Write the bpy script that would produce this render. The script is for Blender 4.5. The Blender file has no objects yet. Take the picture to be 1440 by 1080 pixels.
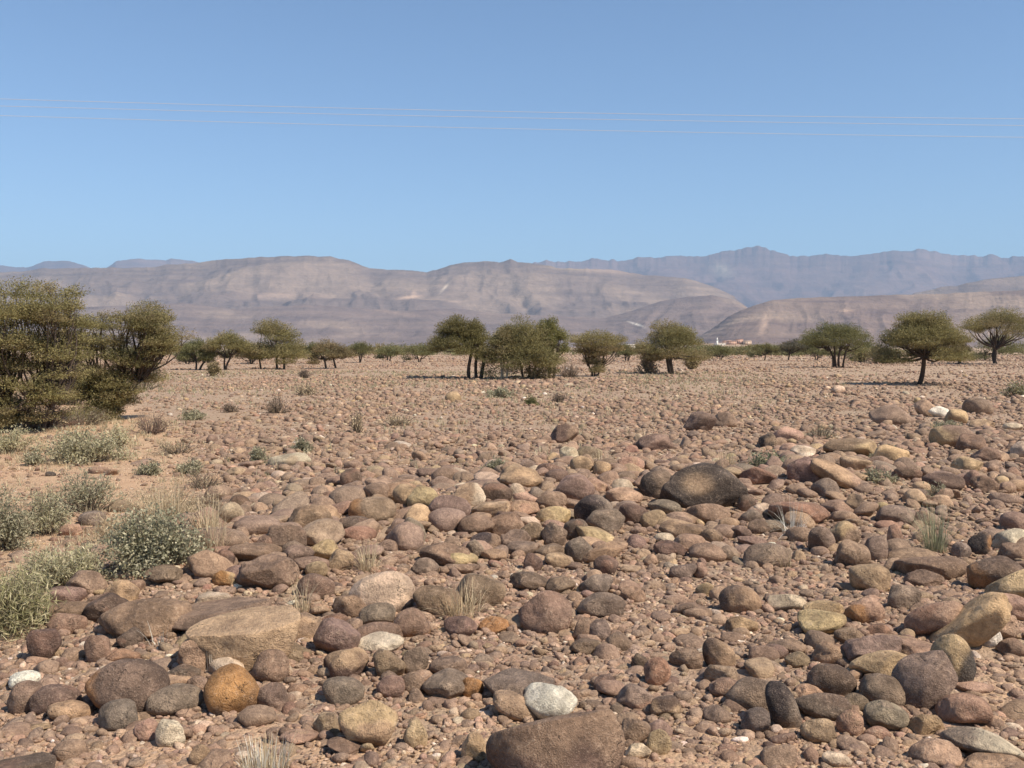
import bpy, bmesh, math, numpy as np
R = math.radians
rng = np.random.default_rng(7)
scene = bpy.context.scene
COL = scene.collection

# ------------------------------------------------------------------ noise
_P = np.random.default_rng(11).random(65536)
def _h2(i, j, s):
    return _P[((i * 73856093) ^ (j * 19349663) ^ (s * 83492791)) & 65535]
def vn2(x, y, s=0):
    x = np.asarray(x, float); y = np.asarray(y, float)
    i = np.floor(x).astype(np.int64); j = np.floor(y).astype(np.int64)
    u = x - i; v = y - j
    u = u * u * (3 - 2 * u); v = v * v * (3 - 2 * v)
    a = _h2(i, j, s); b = _h2(i + 1, j, s); c = _h2(i, j + 1, s); d = _h2(i + 1, j + 1, s)
    return (a * (1 - u) + b * u) * (1 - v) + (c * (1 - u) + d * u) * v
def fb2(x, y, s=0, o=4):
    t = 0; a = 0.5; n = 0
    for k in range(o):
        t = t + a * vn2(x * 2 ** k, y * 2 ** k, s + k); n += a; a *= 0.5
    return t / n
def _h3(i, j, k, s):
    return _P[((i * 73856093) ^ (j * 19349663) ^ (k * 50331653) ^ (s * 83492791)) & 65535]
def vn3(p, s=0):
    i = np.floor(p).astype(np.int64); f = p - i; f = f * f * (3 - 2 * f)
    r = 0
    for a in (0, 1):
        for b in (0, 1):
            for c in (0, 1):
                w = (f[:, 0] if a else 1 - f[:, 0]) * (f[:, 1] if b else 1 - f[:, 1]) * (f[:, 2] if c else 1 - f[:, 2])
                r = r + w * _h3(i[:, 0] + a, i[:, 1] + b, i[:, 2] + c, s)
    return r
def sstep(a, b, x):
    t = np.clip((x - a) / (b - a), 0, 1); return t * t * (3 - 2 * t)

# ------------------------------------------------------------------ camera and the ground's shape
FPX, CAMH, HZ = 1400.0, 2.0, 488.0
TILT = math.atan((540 - HZ) / FPX)
RIDGE = [(-2.6, 9.2), (-1.5, 11.2), (0.3, 12.9), (2.0, 14.4), (3.4, 13.6), (5.0, 14.5)]
def ridge_h(x, y):
    best = np.full(np.shape(x), 1e9)
    for (ax, ay), (bx, by) in zip(RIDGE[:-1], RIDGE[1:]):
        dx, dy = bx - ax, by - ay
        t = np.clip(((x - ax) * dx + (y - ay) * dy) / (dx * dx + dy * dy), 0, 1)
        best = np.minimum(best, (x - ax - t * dx) ** 2 + (y - ay - t * dy) ** 2)
    return 0.26 * np.exp(-best / (2 * 1.15 ** 2))
def hgt(x, y):
    x = np.asarray(x, float); y = np.asarray(y, float)
    d = np.hypot(x, y)
    h = 0.10 * (fb2(x / 3.1 + 40, y / 3.1 + 9, 3, 3) - 0.5)
    h = h + 0.34 * (fb2(x / 17 + 5, y / 17 + 70, 8, 3) - 0.5) * sstep(10, 45, d)
    h = h + ridge_h(x, y)
    h = h + 0.16 * np.exp(-(((x - 3.1) / 1.1) ** 2 + ((y - 6.9) / 0.9) ** 2))
    h = h - 0.10 * sstep(-2.2, -4.5, x) * sstep(26, 14, y)
    h = h + 11 * np.exp(-(((x - 435) / 70) ** 2 + ((y - 2030) / 60) ** 2))      # the rise the village stands on
    return h
CAM = np.array([0, 0, CAMH + float(hgt(0.0, 0.0)) * 0])
FW = np.array([0, math.cos(TILT), -math.sin(TILT)]); UPV = np.array([0, math.sin(TILT), math.cos(TILT)])
def ray(px, py):
    d = FW + np.array([1, 0, 0]) * (px - 720) / FPX + UPV * (540 - py) / FPX
    return d / d[1]                                  # scaled so that t is the distance along +Y
_T = np.geomspace(2.5, 900, 1400)
def ground_at(px, py, lift=0.0):
    d = ray(px, py)
    p = CAM[:, None] + d[:, None] * _T
    g = p[2] - hgt(p[0], p[1]) - lift
    k = np.nonzero(g < 0)[0]
    if len(k) == 0:
        t = _T[-1]
    elif k[0] == 0:
        t = _T[0]
    else:
        a = k[0]; t = _T[a - 1] + (_T[a] - _T[a - 1]) * g[a - 1] / (g[a - 1] - g[a])
    return CAM + d * t
def project(x, y, z):
    X = x; Y = y - CAM[1]; Z = z - CAM[2]
    f = Y * FW[1] + Z * FW[2]; u = Y * UPV[1] + Z * UPV[2]
    return 720 + FPX * X / f, 540 - FPX * u / f

cam_d = bpy.data.cameras.new('camera'); cam = bpy.data.objects.new('camera', cam_d); COL.objects.link(cam)
cam.location = CAM; cam.rotation_euler = (math.pi / 2 - TILT, 0, 0)
cam_d.sensor_width = 36; cam_d.lens = 36 * FPX / 1440; cam_d.clip_start = 0.1; cam_d.clip_end = 80000
scene.camera = cam

# ------------------------------------------------------------------ mesh helpers
def mesh_obj(name, V, F, mat, parent=None, loc=None, attrs=None, smooth=True, mats=None, fmat=None):
    """V (n,3); F: one (m,k) array or a list of them."""
    if isinstance(F, np.ndarray): F = [F]
    F = [f for f in F if len(f)]
    me = bpy.data.meshes.new(name)
    me.vertices.add(len(V)); me.vertices.foreach_set('co', np.ascontiguousarray(V, dtype=np.float32).ravel())
    nl = sum(f.size for f in F); nf = sum(len(f) for f in F)
    me.loops.add(nl); me.polygons.add(nf)
    me.loops.foreach_set('vertex_index', np.concatenate([f.ravel() for f in F]).astype(np.int32))
    tot = np.concatenate([np.full(len(f), f.shape[1]) for f in F]).astype(np.int32)
    st = np.concatenate([[0], np.cumsum(tot)[:-1]]).astype(np.int32)
    me.polygons.foreach_set('loop_start', st)
    if smooth: me.polygons.foreach_set('use_smooth', np.ones(nf, bool))
    for k, a in (attrs or {}).items():
        a = np.asarray(a, np.float32)
        if a.ndim == 1:
            at = me.attributes.new(k, 'FLOAT', 'POINT'); at.data.foreach_set('value', a)
        else:
            at = me.attributes.new(k, 'FLOAT_COLOR', 'POINT')
            if a.shape[1] == 3: a = np.hstack([a, np.ones((len(a), 1), np.float32)])
            at.data.foreach_set('color', np.ascontiguousarray(a).ravel())
    me.materials.append(mat)
    me.update(calc_edges=True); me.validate()
    o = bpy.data.objects.new(name, me); COL.objects.link(o)
    if loc is not None: o.location = loc
    if parent is not None: o.parent = parent
    return o
def empty(name, loc):
    o = bpy.data.objects.new(name, None); COL.objects.link(o); o.location = loc; o.empty_display_size = 0.2
    return o
def tag(o, label=None, cat=None, group=None, kind=None):
    if label: o['label'] = label
    if cat: o['category'] = cat
    if group: o['group'] = group
    if kind: o['kind'] = kind
    return o
class MB:
    def __init__(s): s.V = []; s.Q = []; s.T = []; s.C = []; s.n = 0
    def add(s, V, Q=None, T=None, col=None):
        V = np.asarray(V, float); s.V.append(V)
        if Q is not None and len(Q): s.Q.append(np.asarray(Q) + s.n)
        if T is not None and len(T): s.T.append(np.asarray(T) + s.n)
        c = np.ones((len(V), 3)) if col is None else np.broadcast_to(np.asarray(col, float), (len(V), 3))
        s.C.append(c); s.n += len(V)
    def tube(s, pts, rad, sides=6, col=None):
        pts = np.asarray(pts, float); n = len(pts); rad = np.broadcast_to(rad, (n,))
        tan = np.gradient(pts, axis=0); tan /= np.linalg.norm(tan, axis=1)[:, None] + 1e-9
        ref = np.array([0.3, 1, 0.1]) if abs(tan[:, 2]).mean() > 0.7 else np.array([0.1, 0.2, 1.0])
        a = np.cross(tan, ref); a /= np.linalg.norm(a, axis=1)[:, None] + 1e-9
        b = np.cross(tan, a)
        th = np.arange(sides) * 2 * math.pi / sides
        V = pts[:, None, :] + rad[:, None, None] * (a[:, None, :] * np.cos(th)[None, :, None] + b[:, None, :] * np.sin(th)[None, :, None])
        i = np.arange(n - 1)[:, None] * sides; j = np.arange(sides)[None, :]; k = (j + 1) % sides
        Q = np.stack([i + j, i + k, i + sides + k, i + sides + j], -1).reshape(-1, 4)
        s.add(V.reshape(-1, 3), Q=Q, col=col)
    def box(s, x0, x1, y0, y1, z0, z1, col=None):
        V = [(x, y, z) for z in (z0, z1) for y in (y0, y1) for x in (x0, x1)]
        s.add(V, Q=[(0, 2, 3, 1), (4, 5, 7, 6), (0, 1, 5, 4), (2, 6, 7, 3), (0, 4, 6, 2), (1, 3, 7, 5)], col=col)
    def build(s, name, mat, parent=None, loc=None, smooth=True):
        F = []
        if s.Q: F.append(np.concatenate(s.Q))
        if s.T: F.append(np.concatenate(s.T))
        return mesh_obj(name, np.concatenate(s.V), F, mat, parent, loc, {'col': np.concatenate(s.C)}, smooth)

# ------------------------------------------------------------------ materials
def new_mat(name):
    m = bpy.data.materials.new(name); m.use_nodes = True
    nt = m.node_tree; nt.nodes.clear()
    out = nt.nodes.new('ShaderNodeOutputMaterial'); return m, nt, out
def N(nt, t, **kw):
    n = nt.nodes.new(t)
    for k, v in kw.items():
        if k in n.inputs.keys(): n.inputs[k].default_value = v
        else: setattr(n, k, v)
    return n
def noise(nt, pos, scale, detail=4, rough=0.55):
    n = N(nt, 'ShaderNodeTexNoise', Scale=scale, Detail=detail, Roughness=rough); nt.links.new(pos, n.inputs['Vector']); return n.outputs['Fac']
def mrange(nt, v, a, b, c, d):
    n = N(nt, 'ShaderNodeMapRange'); nt.links.new(v, n.inputs[0])
    for i, x in enumerate((a, b, c, d)): n.inputs[i + 1].default_value = x
    return n.outputs[0]
def mixc(nt, fac, a, b, mode='MIX'):
    n = N(nt, 'ShaderNodeMix', data_type='RGBA', blend_type=mode)
    for s, v in ((0, fac), (6, a), (7, b)):
        if hasattr(v, 'node'): nt.links.new(v, n.inputs[s])
        else: n.inputs[s].default_value = v if s == 0 else tuple(v) + (1,)
    return n.outputs[2]
def math_(nt, op, a, b):
    n = N(nt, 'ShaderNodeMath', operation=op)
    for i, v in ((0, a), (1, b)):
        if hasattr(v, 'node'): nt.links.new(v, n.inputs[i])
        else: n.inputs[i].default_value = v
    return n.outputs[0]
def bump(nt, hgt_, dist, strength=1.0):
    n = N(nt, 'ShaderNodeBump', Strength=strength, Distance=dist); nt.links.new(hgt_, n.inputs['Height']); return n.outputs['Normal']

def stone_material(name, scale=1.0, bumpd=0.012):
    m, nt, out = new_mat(name)
    pos = N(nt, 'ShaderNodeNewGeometry').outputs['Position']
    col = N(nt, 'ShaderNodeAttribute', attribute_name='col').outputs['Color']
    n1 = noise(nt, pos, 5.5 * scale, 5, 0.6); n2 = noise(nt, pos, 32 * scale, 6, 0.7); n3 = noise(nt, pos, 130 * scale, 3, 0.6)
    c = mixc(nt, 1.0, col, mixc(nt, mrange(nt, n1, 0.32, 0.68, 0, 1), (0.66, 0.63, 0.62), (1.26, 1.24, 1.2)), 'MULTIPLY')
    c = mixc(nt, 1.0, c, mixc(nt, mrange(nt, n2, 0.3, 0.7, 0, 1), (0.66, 0.65, 0.65), (1.32, 1.31, 1.28)), 'MULTIPLY')
    # dusty crusts and pale lichen-like scabs with outlines of their own
    c = mixc(nt, math_(nt, 'MULTIPLY', mrange(nt, n2, 0.56, 0.66, 0, 1), mrange(nt, n1, 0.44, 0.6, 0.1, 0.6)), c, (0.50, 0.36, 0.25))
    c = mixc(nt, mrange(nt, n3, 0.58, 0.68, 0, 0.45), c, (0.46, 0.35, 0.26)); c = mixc(nt, mrange(nt, n3, 0.42, 0.32, 0, 0.5), c, (0.09, 0.062, 0.048))
    wv = N(nt, 'ShaderNodeTexVoronoi', Scale=4.2 * scale, feature='DISTANCE_TO_EDGE'); nt.links.new(mixc(nt, 0.12, pos, N(nt, 'ShaderNodeTexNoise', Scale=9.0).outputs['Color'], 'ADD'), wv.inputs['Vector'])
    crack = math_(nt, 'MULTIPLY', mrange(nt, wv.outputs['Distance'], 0.0, 0.012, 1, 0), mrange(nt, n1, 0.5, 0.6, 0, 0.8))
    c = mixc(nt, crack, c, (0.06, 0.043, 0.035))
    vo = N(nt, 'ShaderNodeTexVoronoi', Scale=26 * scale); nt.links.new(pos, vo.inputs['Vector'])
    pit = math_(nt, 'MULTIPLY', mrange(nt, vo.outputs['Distance'], 0.0, 0.2, 1, 0), mrange(nt, n1, 0.5, 0.62, 0, 1))
    c = mixc(nt, math_(nt, 'MULTIPLY', pit, 0.6), c, (0.07, 0.05, 0.04))
    h = math_(nt, 'ADD', math_(nt, 'MULTIPLY', n1, 1.6), math_(nt, 'ADD', math_(nt, 'MULTIPLY', n2, 1.0), math_(nt, 'MULTIPLY', n3, 0.4)))
    h = math_(nt, 'SUBTRACT', h, math_(nt, 'MULTIPLY', math_(nt, 'ADD', pit, crack), 0.5))
    b = N(nt, 'ShaderNodeBsdfPrincipled', Roughness=0.82); b.inputs['Specular IOR Level'].default_value = 0.25
    nt.links.new(c, b.inputs['Base Color']); nt.links.new(bump(nt, h, bumpd, 0.9), b.inputs['Normal'])
    nt.links.new(b.outputs[0], out.inputs[0]); return m
M_ROCK = stone_material('rock', 1.0, 0.034)
M_STONE = stone_material('stone', 1.6, 0.018)

def attr_material(name, rough=0.85, trans=0.0, nscale=0, var=0.25):
    m, nt, out = new_mat(name)
    c = N(nt, 'ShaderNodeAttribute', attribute_name='col').outputs['Color']
    b = N(nt, 'ShaderNodeBsdfPrincipled', Roughness=rough); b.inputs['Specular IOR Level'].default_value = 0.2
    if nscale:
        pos = N(nt, 'ShaderNodeNewGeometry').outputs['Position']
        n1 = noise(nt, pos, nscale, 5, 0.65)
        c = mixc(nt, 1.0, c, mixc(nt, mrange(nt, n1, 0.3, 0.7, 0, 1), (1 - var,) * 3, (1 + var,) * 3), 'MULTIPLY')
        nt.links.new(bump(nt, n1, 0.5 / nscale, 0.8), b.inputs['Normal'])
    nt.links.new(c, b.inputs['Base Color'])
    if trans:
        t = N(nt, 'ShaderNodeBsdfTranslucent'); nt.links.new(c, t.inputs[0])
        mx = N(nt, 'ShaderNodeMixShader'); mx.inputs[0].default_value = trans
        nt.links.new(b.outputs[0], mx.inputs[1]); nt.links.new(t.outputs[0], mx.inputs[2]); nt.links.new(mx.outputs[0], out.inputs[0])
    else: nt.links.new(b.outputs[0], out.inputs[0])
    return m
M_LEAF = attr_material('foliage', 0.7, 0.32)
M_BARK = attr_material('bark', 0.9, 0, 14)
M_GRASS = attr_material('dry_stalks', 0.75, 0.25)
M_WALL = attr_material('plaster', 0.9, 0, 0.6, 0.1)
M_WIRE = attr_material('aluminium_wire', 0.45)

def chan(nt, c):
    n = N(nt, 'ShaderNodeSeparateColor'); nt.links.new(c, n.inputs[0]); return n.outputs[0]
def ground_material():
    m, nt, out = new_mat('ground')
    pos = N(nt, 'ShaderNodeNewGeometry').outputs['Position']
    sand = N(nt, 'ShaderNodeAttribute', attribute_name='sand').outputs['Fac']
    n0 = noise(nt, pos, 0.35, 4); n1 = noise(nt, pos, 2.2, 6, 0.65); n2 = noise(nt, pos, 22, 5, 0.7); n3 = noise(nt, pos, 90, 3, 0.7)
    vo = N(nt, 'ShaderNodeTexVoronoi', Scale=42.0); nt.links.new(pos, vo.inputs['Vector'])
    vf = N(nt, 'ShaderNodeTexVoronoi', Scale=7.0); nt.links.new(pos, vf.inputs['Vector'])
    grit = mixc(nt, mrange(nt, n2, 0.35, 0.65, 0, 1), (0.30, 0.195, 0.133), (0.46, 0.315, 0.218))
    grit = mixc(nt, 0.45, grit, mixc(nt, chan(nt, vo.outputs['Color']), (0.20, 0.13, 0.095), (0.50, 0.36, 0.26)), 'MIX')
    grit = mixc(nt, 0.22, grit, mixc(nt, chan(nt, vf.outputs['Color']), (0.20, 0.13, 0.095), (0.50, 0.36, 0.26)), 'MIX')
    sd = mixc(nt, mrange(nt, n1, 0.3, 0.7, 0, 1), (0.45, 0.28, 0.17), (0.58, 0.38, 0.24))
    sd = mixc(nt, mrange(nt, n3, 0.55, 0.75, 0, 0.5), sd, (0.26, 0.165, 0.11))
    f = math_(nt, 'ADD', sand, mrange(nt, n1, 0.35, 0.7, -0.35, 0.35))
    c = mixc(nt, mrange(nt, f, 0.25, 0.75, 0, 1), grit, sd)
    c = mixc(nt, mrange(nt, n0, 0.35, 0.7, 0, 0.45), c, (0.42, 0.33, 0.21))
    h = math_(nt, 'ADD', math_(nt, 'MULTIPLY', n2, 1.0), math_(nt, 'ADD', math_(nt, 'MULTIPLY', n3, 0.3), math_(nt, 'MULTIPLY', vo.outputs['Distance'], -0.5)))
    b = N(nt, 'ShaderNodeBsdfPrincipled', Roughness=0.95); b.inputs['Specular IOR Level'].default_value = 0.1
    nt.links.new(c, b.inputs['Base Color']); nt.links.new(bump(nt, h, 0.025, 1.0), b.inputs['Normal'])
    nt.links.new(b.outputs[0], out.inputs[0]); return m
M_GROUND = ground_material()

def hill_material(name, s):
    m, nt, out = new_mat(name)
    pos = N(nt, 'ShaderNodeNewGeometry').outputs['Position']
    col = N(nt, 'ShaderNodeAttribute', attribute_name='col').outputs['Color']
    mp = N(nt, 'ShaderNodeMapping'); mp.inputs['Scale'].default_value = (0.25, 0.25, 2.2); nt.links.new(pos, mp.inputs['Vector'])
    n1 = noise(nt, mp.outputs[0], 0.012 * s, 6, 0.65); n2 = noise(nt, pos, 0.03 * s, 5, 0.7)
    c = mixc(nt, 1.0, col, mixc(nt, mrange(nt, n1, 0.35, 0.65, 0, 1), (0.86, 0.86, 0.88), (1.14, 1.13, 1.1)), 'MULTIPLY')
    c = mixc(nt, 1.0, c, mixc(nt, mrange(nt, n2, 0.3, 0.7, 0, 1), (0.85, 0.85, 0.86), (1.15, 1.15, 1.13)), 'MULTIPLY')
    b = N(nt, 'ShaderNodeBsdfPrincipled', Roughness=1.0); b.inputs['Specular IOR Level'].default_value = 0.0
    nt.links.new(c, b.inputs['Base Color']); nt.links.new(bump(nt, n2, 14 / s, 0.8), b.inputs['Normal'])
    nt.links.new(b.outputs[0], out.inputs[0]); return m
M_HILL = hill_material('hill_rock', 1.0); M_FAR = hill_material('mountain_rock', 0.5)
# ------------------------------------------------------------------ light, sky, haze
SUN_AZ, SUN_EL = R(122), R(50)          # azimuth clockwise from the view direction (+Y)
world = bpy.data.worlds.new('World'); scene.world = world; world.use_nodes = True
wn = world.node_tree; wn.nodes.clear()
sky = wn.nodes.new('ShaderNodeTexSky'); sky.sky_type = 'NISHITA'; sky.sun_disc = False
sky.sun_elevation = SUN_EL; sky.sun_rotation = SUN_AZ
sky.altitude = 0; sky.air_density = 0.9; sky.dust_density = 0.2; sky.ozone_density = 4.0
bg = wn.nodes.new('ShaderNodeBackground'); bg.inputs['Strength'].default_value = 0.096
wo = wn.nodes.new('ShaderNodeOutputWorld')
wn.links.new(sky.outputs[0], bg.inputs[0]); wn.links.new(bg.outputs[0], wo.inputs[0])
sl = bpy.data.lights.new('sun', 'SUN'); sun = bpy.data.objects.new('sun', sl); COL.objects.link(sun)
sl.energy = 4.5; sl.angle = R(0.5); sl.color = (1.0, 0.91, 0.78)
sun.rotation_euler = (math.pi / 2 - SUN_EL, 0, math.pi - SUN_AZ); sun.location = (0, 0, 60)
scene.view_settings.view_transform = 'Standard'; scene.view_settings.look = 'None'
scene.view_settings.exposure = 0.64; scene.view_settings.gamma = 1.0
scene.cycles.max_bounces = 5; scene.cycles.diffuse_bounces = 3; scene.cycles.volume_bounces = 0
scene.cycles.use_denoising = True
scene.cycles.sample_clamp_indirect = 4

mh, nt, out = new_mat('haze')
pv = N(nt, 'ShaderNodeVolumePrincipled'); pv.inputs['Color'].default_value = (0.46, 0.71, 1.0, 1)
pv.inputs['Density'].default_value = 5.0e-5; pv.inputs['Anisotropy'].default_value = 0.0
nt.links.new(pv.outputs[0], out.inputs['Volume'])
hz = MB(); hz.box(-15500, 15500, -1500, 23500, -6, 1950)
ho = hz.build('haze', mh, smooth=False); tag(ho, kind='stuff')

# ------------------------------------------------------------------ ground
def sandiness(px, py, x, y):
    """bare sand: left flat between the shrubs, and patches in the foreground"""
    edge = np.interp(py, [500, 560, 620, 700, 780, 850, 900, 960], [120, 170, 270, 280, 250, 90, 30, -80])
    s = sstep(edge + 60, edge - 40, px) * sstep(520, 590, py)
    s = np.maximum(s, np.exp(-(((px - 700) / 120) ** 2 + ((py - 1010) / 38) ** 2)) * 1.2)
    s = np.maximum(s, np.exp(-(((px - 1000) / 210) ** 2 + ((py - 1070) / 40) ** 2)) * 0.8)
    s = np.maximum(s, np.exp(-(((px - 240) / 300) ** 2 + ((py - 1055) / 45) ** 2)) * 0.75)
    s = np.maximum(s, np.exp(-(((px - 1390) / 70) ** 2 + ((py - 985) / 70) ** 2)) * 0.7)
    s = np.maximum(s, sstep(985, 1060, py) * 0.7)
    return np.clip(s, 0, 1)
th = np.concatenate([np.linspace(-180, -50, 66)[:-1], np.linspace(-50, 50, 401)[:-1], np.linspace(50, 180, 67)[:-1]])
thr = np.radians(th); nr = 420
rmax = np.minimum(15000 / np.maximum(np.abs(np.sin(thr)), 1e-6), np.where(np.cos(thr) > 0, 23000 / np.maximum(np.cos(thr), 1e-6), 1300 / np.maximum(-np.cos(thr), 1e-6)))
u = np.linspace(0, 1, nr)
rad = np.exp(np.log(0.6) + (np.log(rmax)[:, None] - np.log(0.6)) * u[None, :])
gx = rad * np.sin(thr)[:, None]; gy = rad * np.cos(thr)[:, None]
gz = hgt(gx, gy) + 0.02 * (fb2(gx * 2.5, gy * 2.5, 21, 3) - 0.5) * (rad < 60)
f_ = np.maximum(gy, 0.3)
gpx, gpy = project(gx, f_, gz)
sand = np.where(gy > 1.0, sandiness(gpx, np.clip(gpy, 480, 1300), gx, gy), 0.6)
nt_ = len(th); i = np.arange(nt_)[:, None]; j = np.arange(nr - 1)[None, :]
Q = np.stack([i * nr + j, ((i + 1) % nt_) * nr + j, ((i + 1) % nt_) * nr + j + 1, i * nr + j + 1], -1).reshape(-1, 4)
gV = np.stack([gx, gy, gz], -1).reshape(-1, 3)
cap = np.arange(nt_) * nr
o = mesh_obj('ground', gV, [Q, cap[::-1][None, :]], M_GROUND, attrs={'sand': sand.ravel()})
tag(o, kind='structure')

# ------------------------------------------------------------------ hills and mountains
def hill(name, sil, r_foot, r_ridge, prof, rough, cols, mat, seed, marks=(), ncol=900, nrow=90, strata=1.0, crag=2.0, foot_sil=None):
    """sil: skyline as (px, py) of the photograph; its ridge stands at distance r_ridge, its foot at r_foot."""
    sil = np.array(sil, float)
    px = np.linspace(sil[0, 0], sil[-1, 0], ncol)
    py = np.interp(px, sil[:, 0], sil[:, 1])
    py0 = py.copy(); py = py + crag * (fb2(px / 16, px * 0 + seed, seed, 4) - 0.5) * 2 * np.clip((HZ - py) / 60, 0, 1)
    ux = (px - 720) / FPX
    t = np.concatenate([np.linspace(0, 1, nrow), [1.06, 1.15, 1.3]])
    tt, uu = np.meshgrid(t, ux, indexing='ij'); pp = np.broadcast_to(px, tt.shape)
    wig = 1 + 0.10 * (fb2(pp / 150, pp * 0 + 3.3, seed + 5, 3) - 0.5)
    r = (r_foot + (r_ridge - r_foot) * tt) * wig
    py0 = np.convolve(np.pad(py0, 8, mode='edge'), np.ones(17) / 17, 'valid')
    kc = sstep(.72, 1.0, tt); elev = np.maximum((HZ - (py0[None] + (py - py0)[None] * kc)) / FPX, 0)
    shape = np.interp(tt, prof[0] + [1.3], prof[1] + [0.45])
    zr = elev * r_ridge * wig
    X = uu * r; Y = r
    z0 = shape * zr
    s = r_ridge / 16.0
    gul = fb2(X / (s * 1.2), Y / (s * 1.6), seed + 9, 5); rid = 1 - np.abs(fb2(X / (s * 2.2) + 7, Y / (s * 3.0), seed + 17, 5) * 2 - 1) * 2
    env = np.sin(np.clip(tt, 0, 1) * math.pi) ** 0.7
    vr = 1 - np.abs(fb2(uu * 9000 / s * 1.6 + 1.5 * gul, tt * 1.3 + gul, seed + 61, 4) * 2 - 1) * 2
    z = z0 + rough * zr * env * ((gul - 0.5) * 1.0 + (rid - 0.5) * 0.4 + (vr - .5) * .16)
    band = zr.max() / 13.0                              # ledges: hard beds step the slope
    q = z / band + 0.5 * fb2(X / (s * 4), Y / (s * 4), seed + 2, 2); fr = q - np.floor(q)
    step = (np.floor(q) + sstep(0.35, 0.75, fr)) * band - 0.5 * band * fb2(X / (s * 4), Y / (s * 4), seed + 2, 2)
    z = z + (step - z) * 0.16 * strata * np.clip(tt * 3, 0, 1)
    z[tt >= 1] = z0[tt >= 1]
    z[0] = -4
    # colours: beds by height, patches of scree
    c0, c1, c2 = [np.array(c) for c in cols]
    bed = fb2(z / band * 1.6, fb2(X / (s * 6), Y / (s * 6), seed, 2) * 2, seed + 31, 3)
    pat = fb2(X / (s * 1.8), Y / (s * 1.8), seed + 41, 5)
    col = c0[None, None] + (c1 - c0) * sstep(0.42, 0.62, bed)[..., None] * 0.5
    col = col + (c2 - col) * sstep(0.48, 0.68, pat)[..., None] * 0.6
    vx, vy = project(X, Y, z)
    for (mx, my, sx, sy, ang, mc, k) in marks:
        dx = vx - mx; dy = vy - my; ca, sa = math.cos(R(ang)), math.sin(R(ang))
        w = np.exp(-(((dx * ca + dy * sa) / sx) ** 2 + ((-dx * sa + dy * ca) / sy) ** 2)) * k
        col = col + (np.array(mc) - col) * np.clip(w, 0, 1)[..., None]
    n1, n2 = tt.shape
    i = np.arange(n1 - 1)[:, None]; j = np.arange(n2 - 1)[None, :]
    Q = np.stack([i * n2 + j, i * n2 + j + 1, (i + 1) * n2 + j + 1, (i + 1) * n2 + j], -1).reshape(-1, 4)
    o = mesh_obj(name, np.stack([X, Y, z], -1).reshape(-1, 3), Q, mat, attrs={'col': col.reshape(-1, 3)})
    return tag(o, kind='structure')
FARC = ((0.165, 0.105, 0.09), (0.21, 0.13, 0.108), (0.245, 0.16, 0.13))
hill('mountains', [(620, 395), (700, 380), (750, 371), (800, 367), (860, 366), (868, 370), (905, 361), (960, 361), (980, 359), (1000, 357), (1030, 353), (1060, 349), (1075, 350), (1092, 356), (1105, 357), (1110, 361), (1145, 358), (1200, 359), (1230, 356), (1255, 353), (1275, 354), (1295, 351), (1320, 356), (1350, 358), (1440, 361), (1560, 358), (1700, 372)],
     12500, 17000, ([0, .35, .7, .85, 1], [0, .3, .62, .82, 1]), 0.34, FARC, M_FAR, 3, marks=[(1015, 380, 14, 9, 20, (0.34, 0.27, 0.2), .8)], crag=4.5)
hill('mountains', [(-260, 372), (-120, 366), (-20, 372), (0, 372), (25, 377), (40, 376), (65, 368), (97, 367), (120, 374), (135, 379), (150, 378), (165, 367), (200, 364), (235, 367), (242, 364), (258, 365), (275, 368), (320, 380), (420, 400)],
     13000, 17500, ([0, .35, .7, .85, 1], [0, .3, .62, .82, 1]), 0.16, FARC, M_FAR, 8, ncol=500, crag=1.5)
BR = ((0.175, 0.13, 0.112), (0.215, 0.158, 0.13), (0.30, 0.22, 0.165))
PK = (0.52, 0.36, 0.26)
hill('hills', [(-300, 384), (-100, 386), (0, 384), (35, 381), (60, 378), (125, 377), (210, 377), (235, 373), (280, 369), (320, 365), (370, 362), (420, 360), (465, 361), (490, 365), (520, 377), (560, 379), (600, 382), (625, 376), (650, 370), (685, 367), (702, 369), (718, 364), (728, 368), (750, 371), (790, 377), (860, 379), (900, 386), (965, 391), (1000, 402), (1030, 416), (1060, 440), (1090, 470), (1120, 486)],
     5600, 8200, ([0, .3, .5, .62, .8, .9, 1], [0, .2, .42, .5, .78, .88, 1]), 0.30, BR, M_HILL, 14, crag=1.6,
     marks=[(575, 418, 16, 2.2, -8, PK, .9), (582, 413, 4, 5, 20, PK, .7), (625, 405, 8, 1.6, -48, (.6, .48, .36), .9), (640, 424, 12, 1.2, 0, PK, .5), (800, 375, 26, 4, 5, (.42, .33, .17), .5), (860, 381, 60, 4, 3, PK, .4), (400, 415, 60, 5, 0, PK, .3)])
hill('hills', [(-300, 432), (-100, 436), (0, 436), (130, 431), (260, 426), (330, 434), (430, 428), (560, 437), (640, 433), (700, 440), (780, 444), (850, 447), (890, 436), (930, 423), (965, 417), (1000, 415), (1030, 420), (1050, 432), (1075, 452), (1110, 474), (1140, 486)],
     4200, 5600, ([0, .4, .7, .85, 1], [0, .25, .6, .8, 1]), 0.22, ((0.18, 0.135, 0.12), (0.22, 0.16, 0.135), (0.31, 0.23, 0.175)), M_HILL, 23, crag=0.8, nrow=70,
     marks=[(895, 456, 11, 0.9, 18, (.75, .68, .58), 1.0), (560, 440, 40, 3, 8, PK, .3)])
hill('hills', [(1180, 486), (1240, 440), (1285, 412), (1320, 404), (1345, 401), (1380, 394), (1410, 390), (1440, 388), (1500, 380), (1640, 384), (1760, 400)],
     6000, 7600, ([0, .4, .7, .85, 1], [0, .3, .62, .8, 1]), 0.28, BR, M_HILL, 31, crag=1.2, ncol=450, nrow=70)
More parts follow.
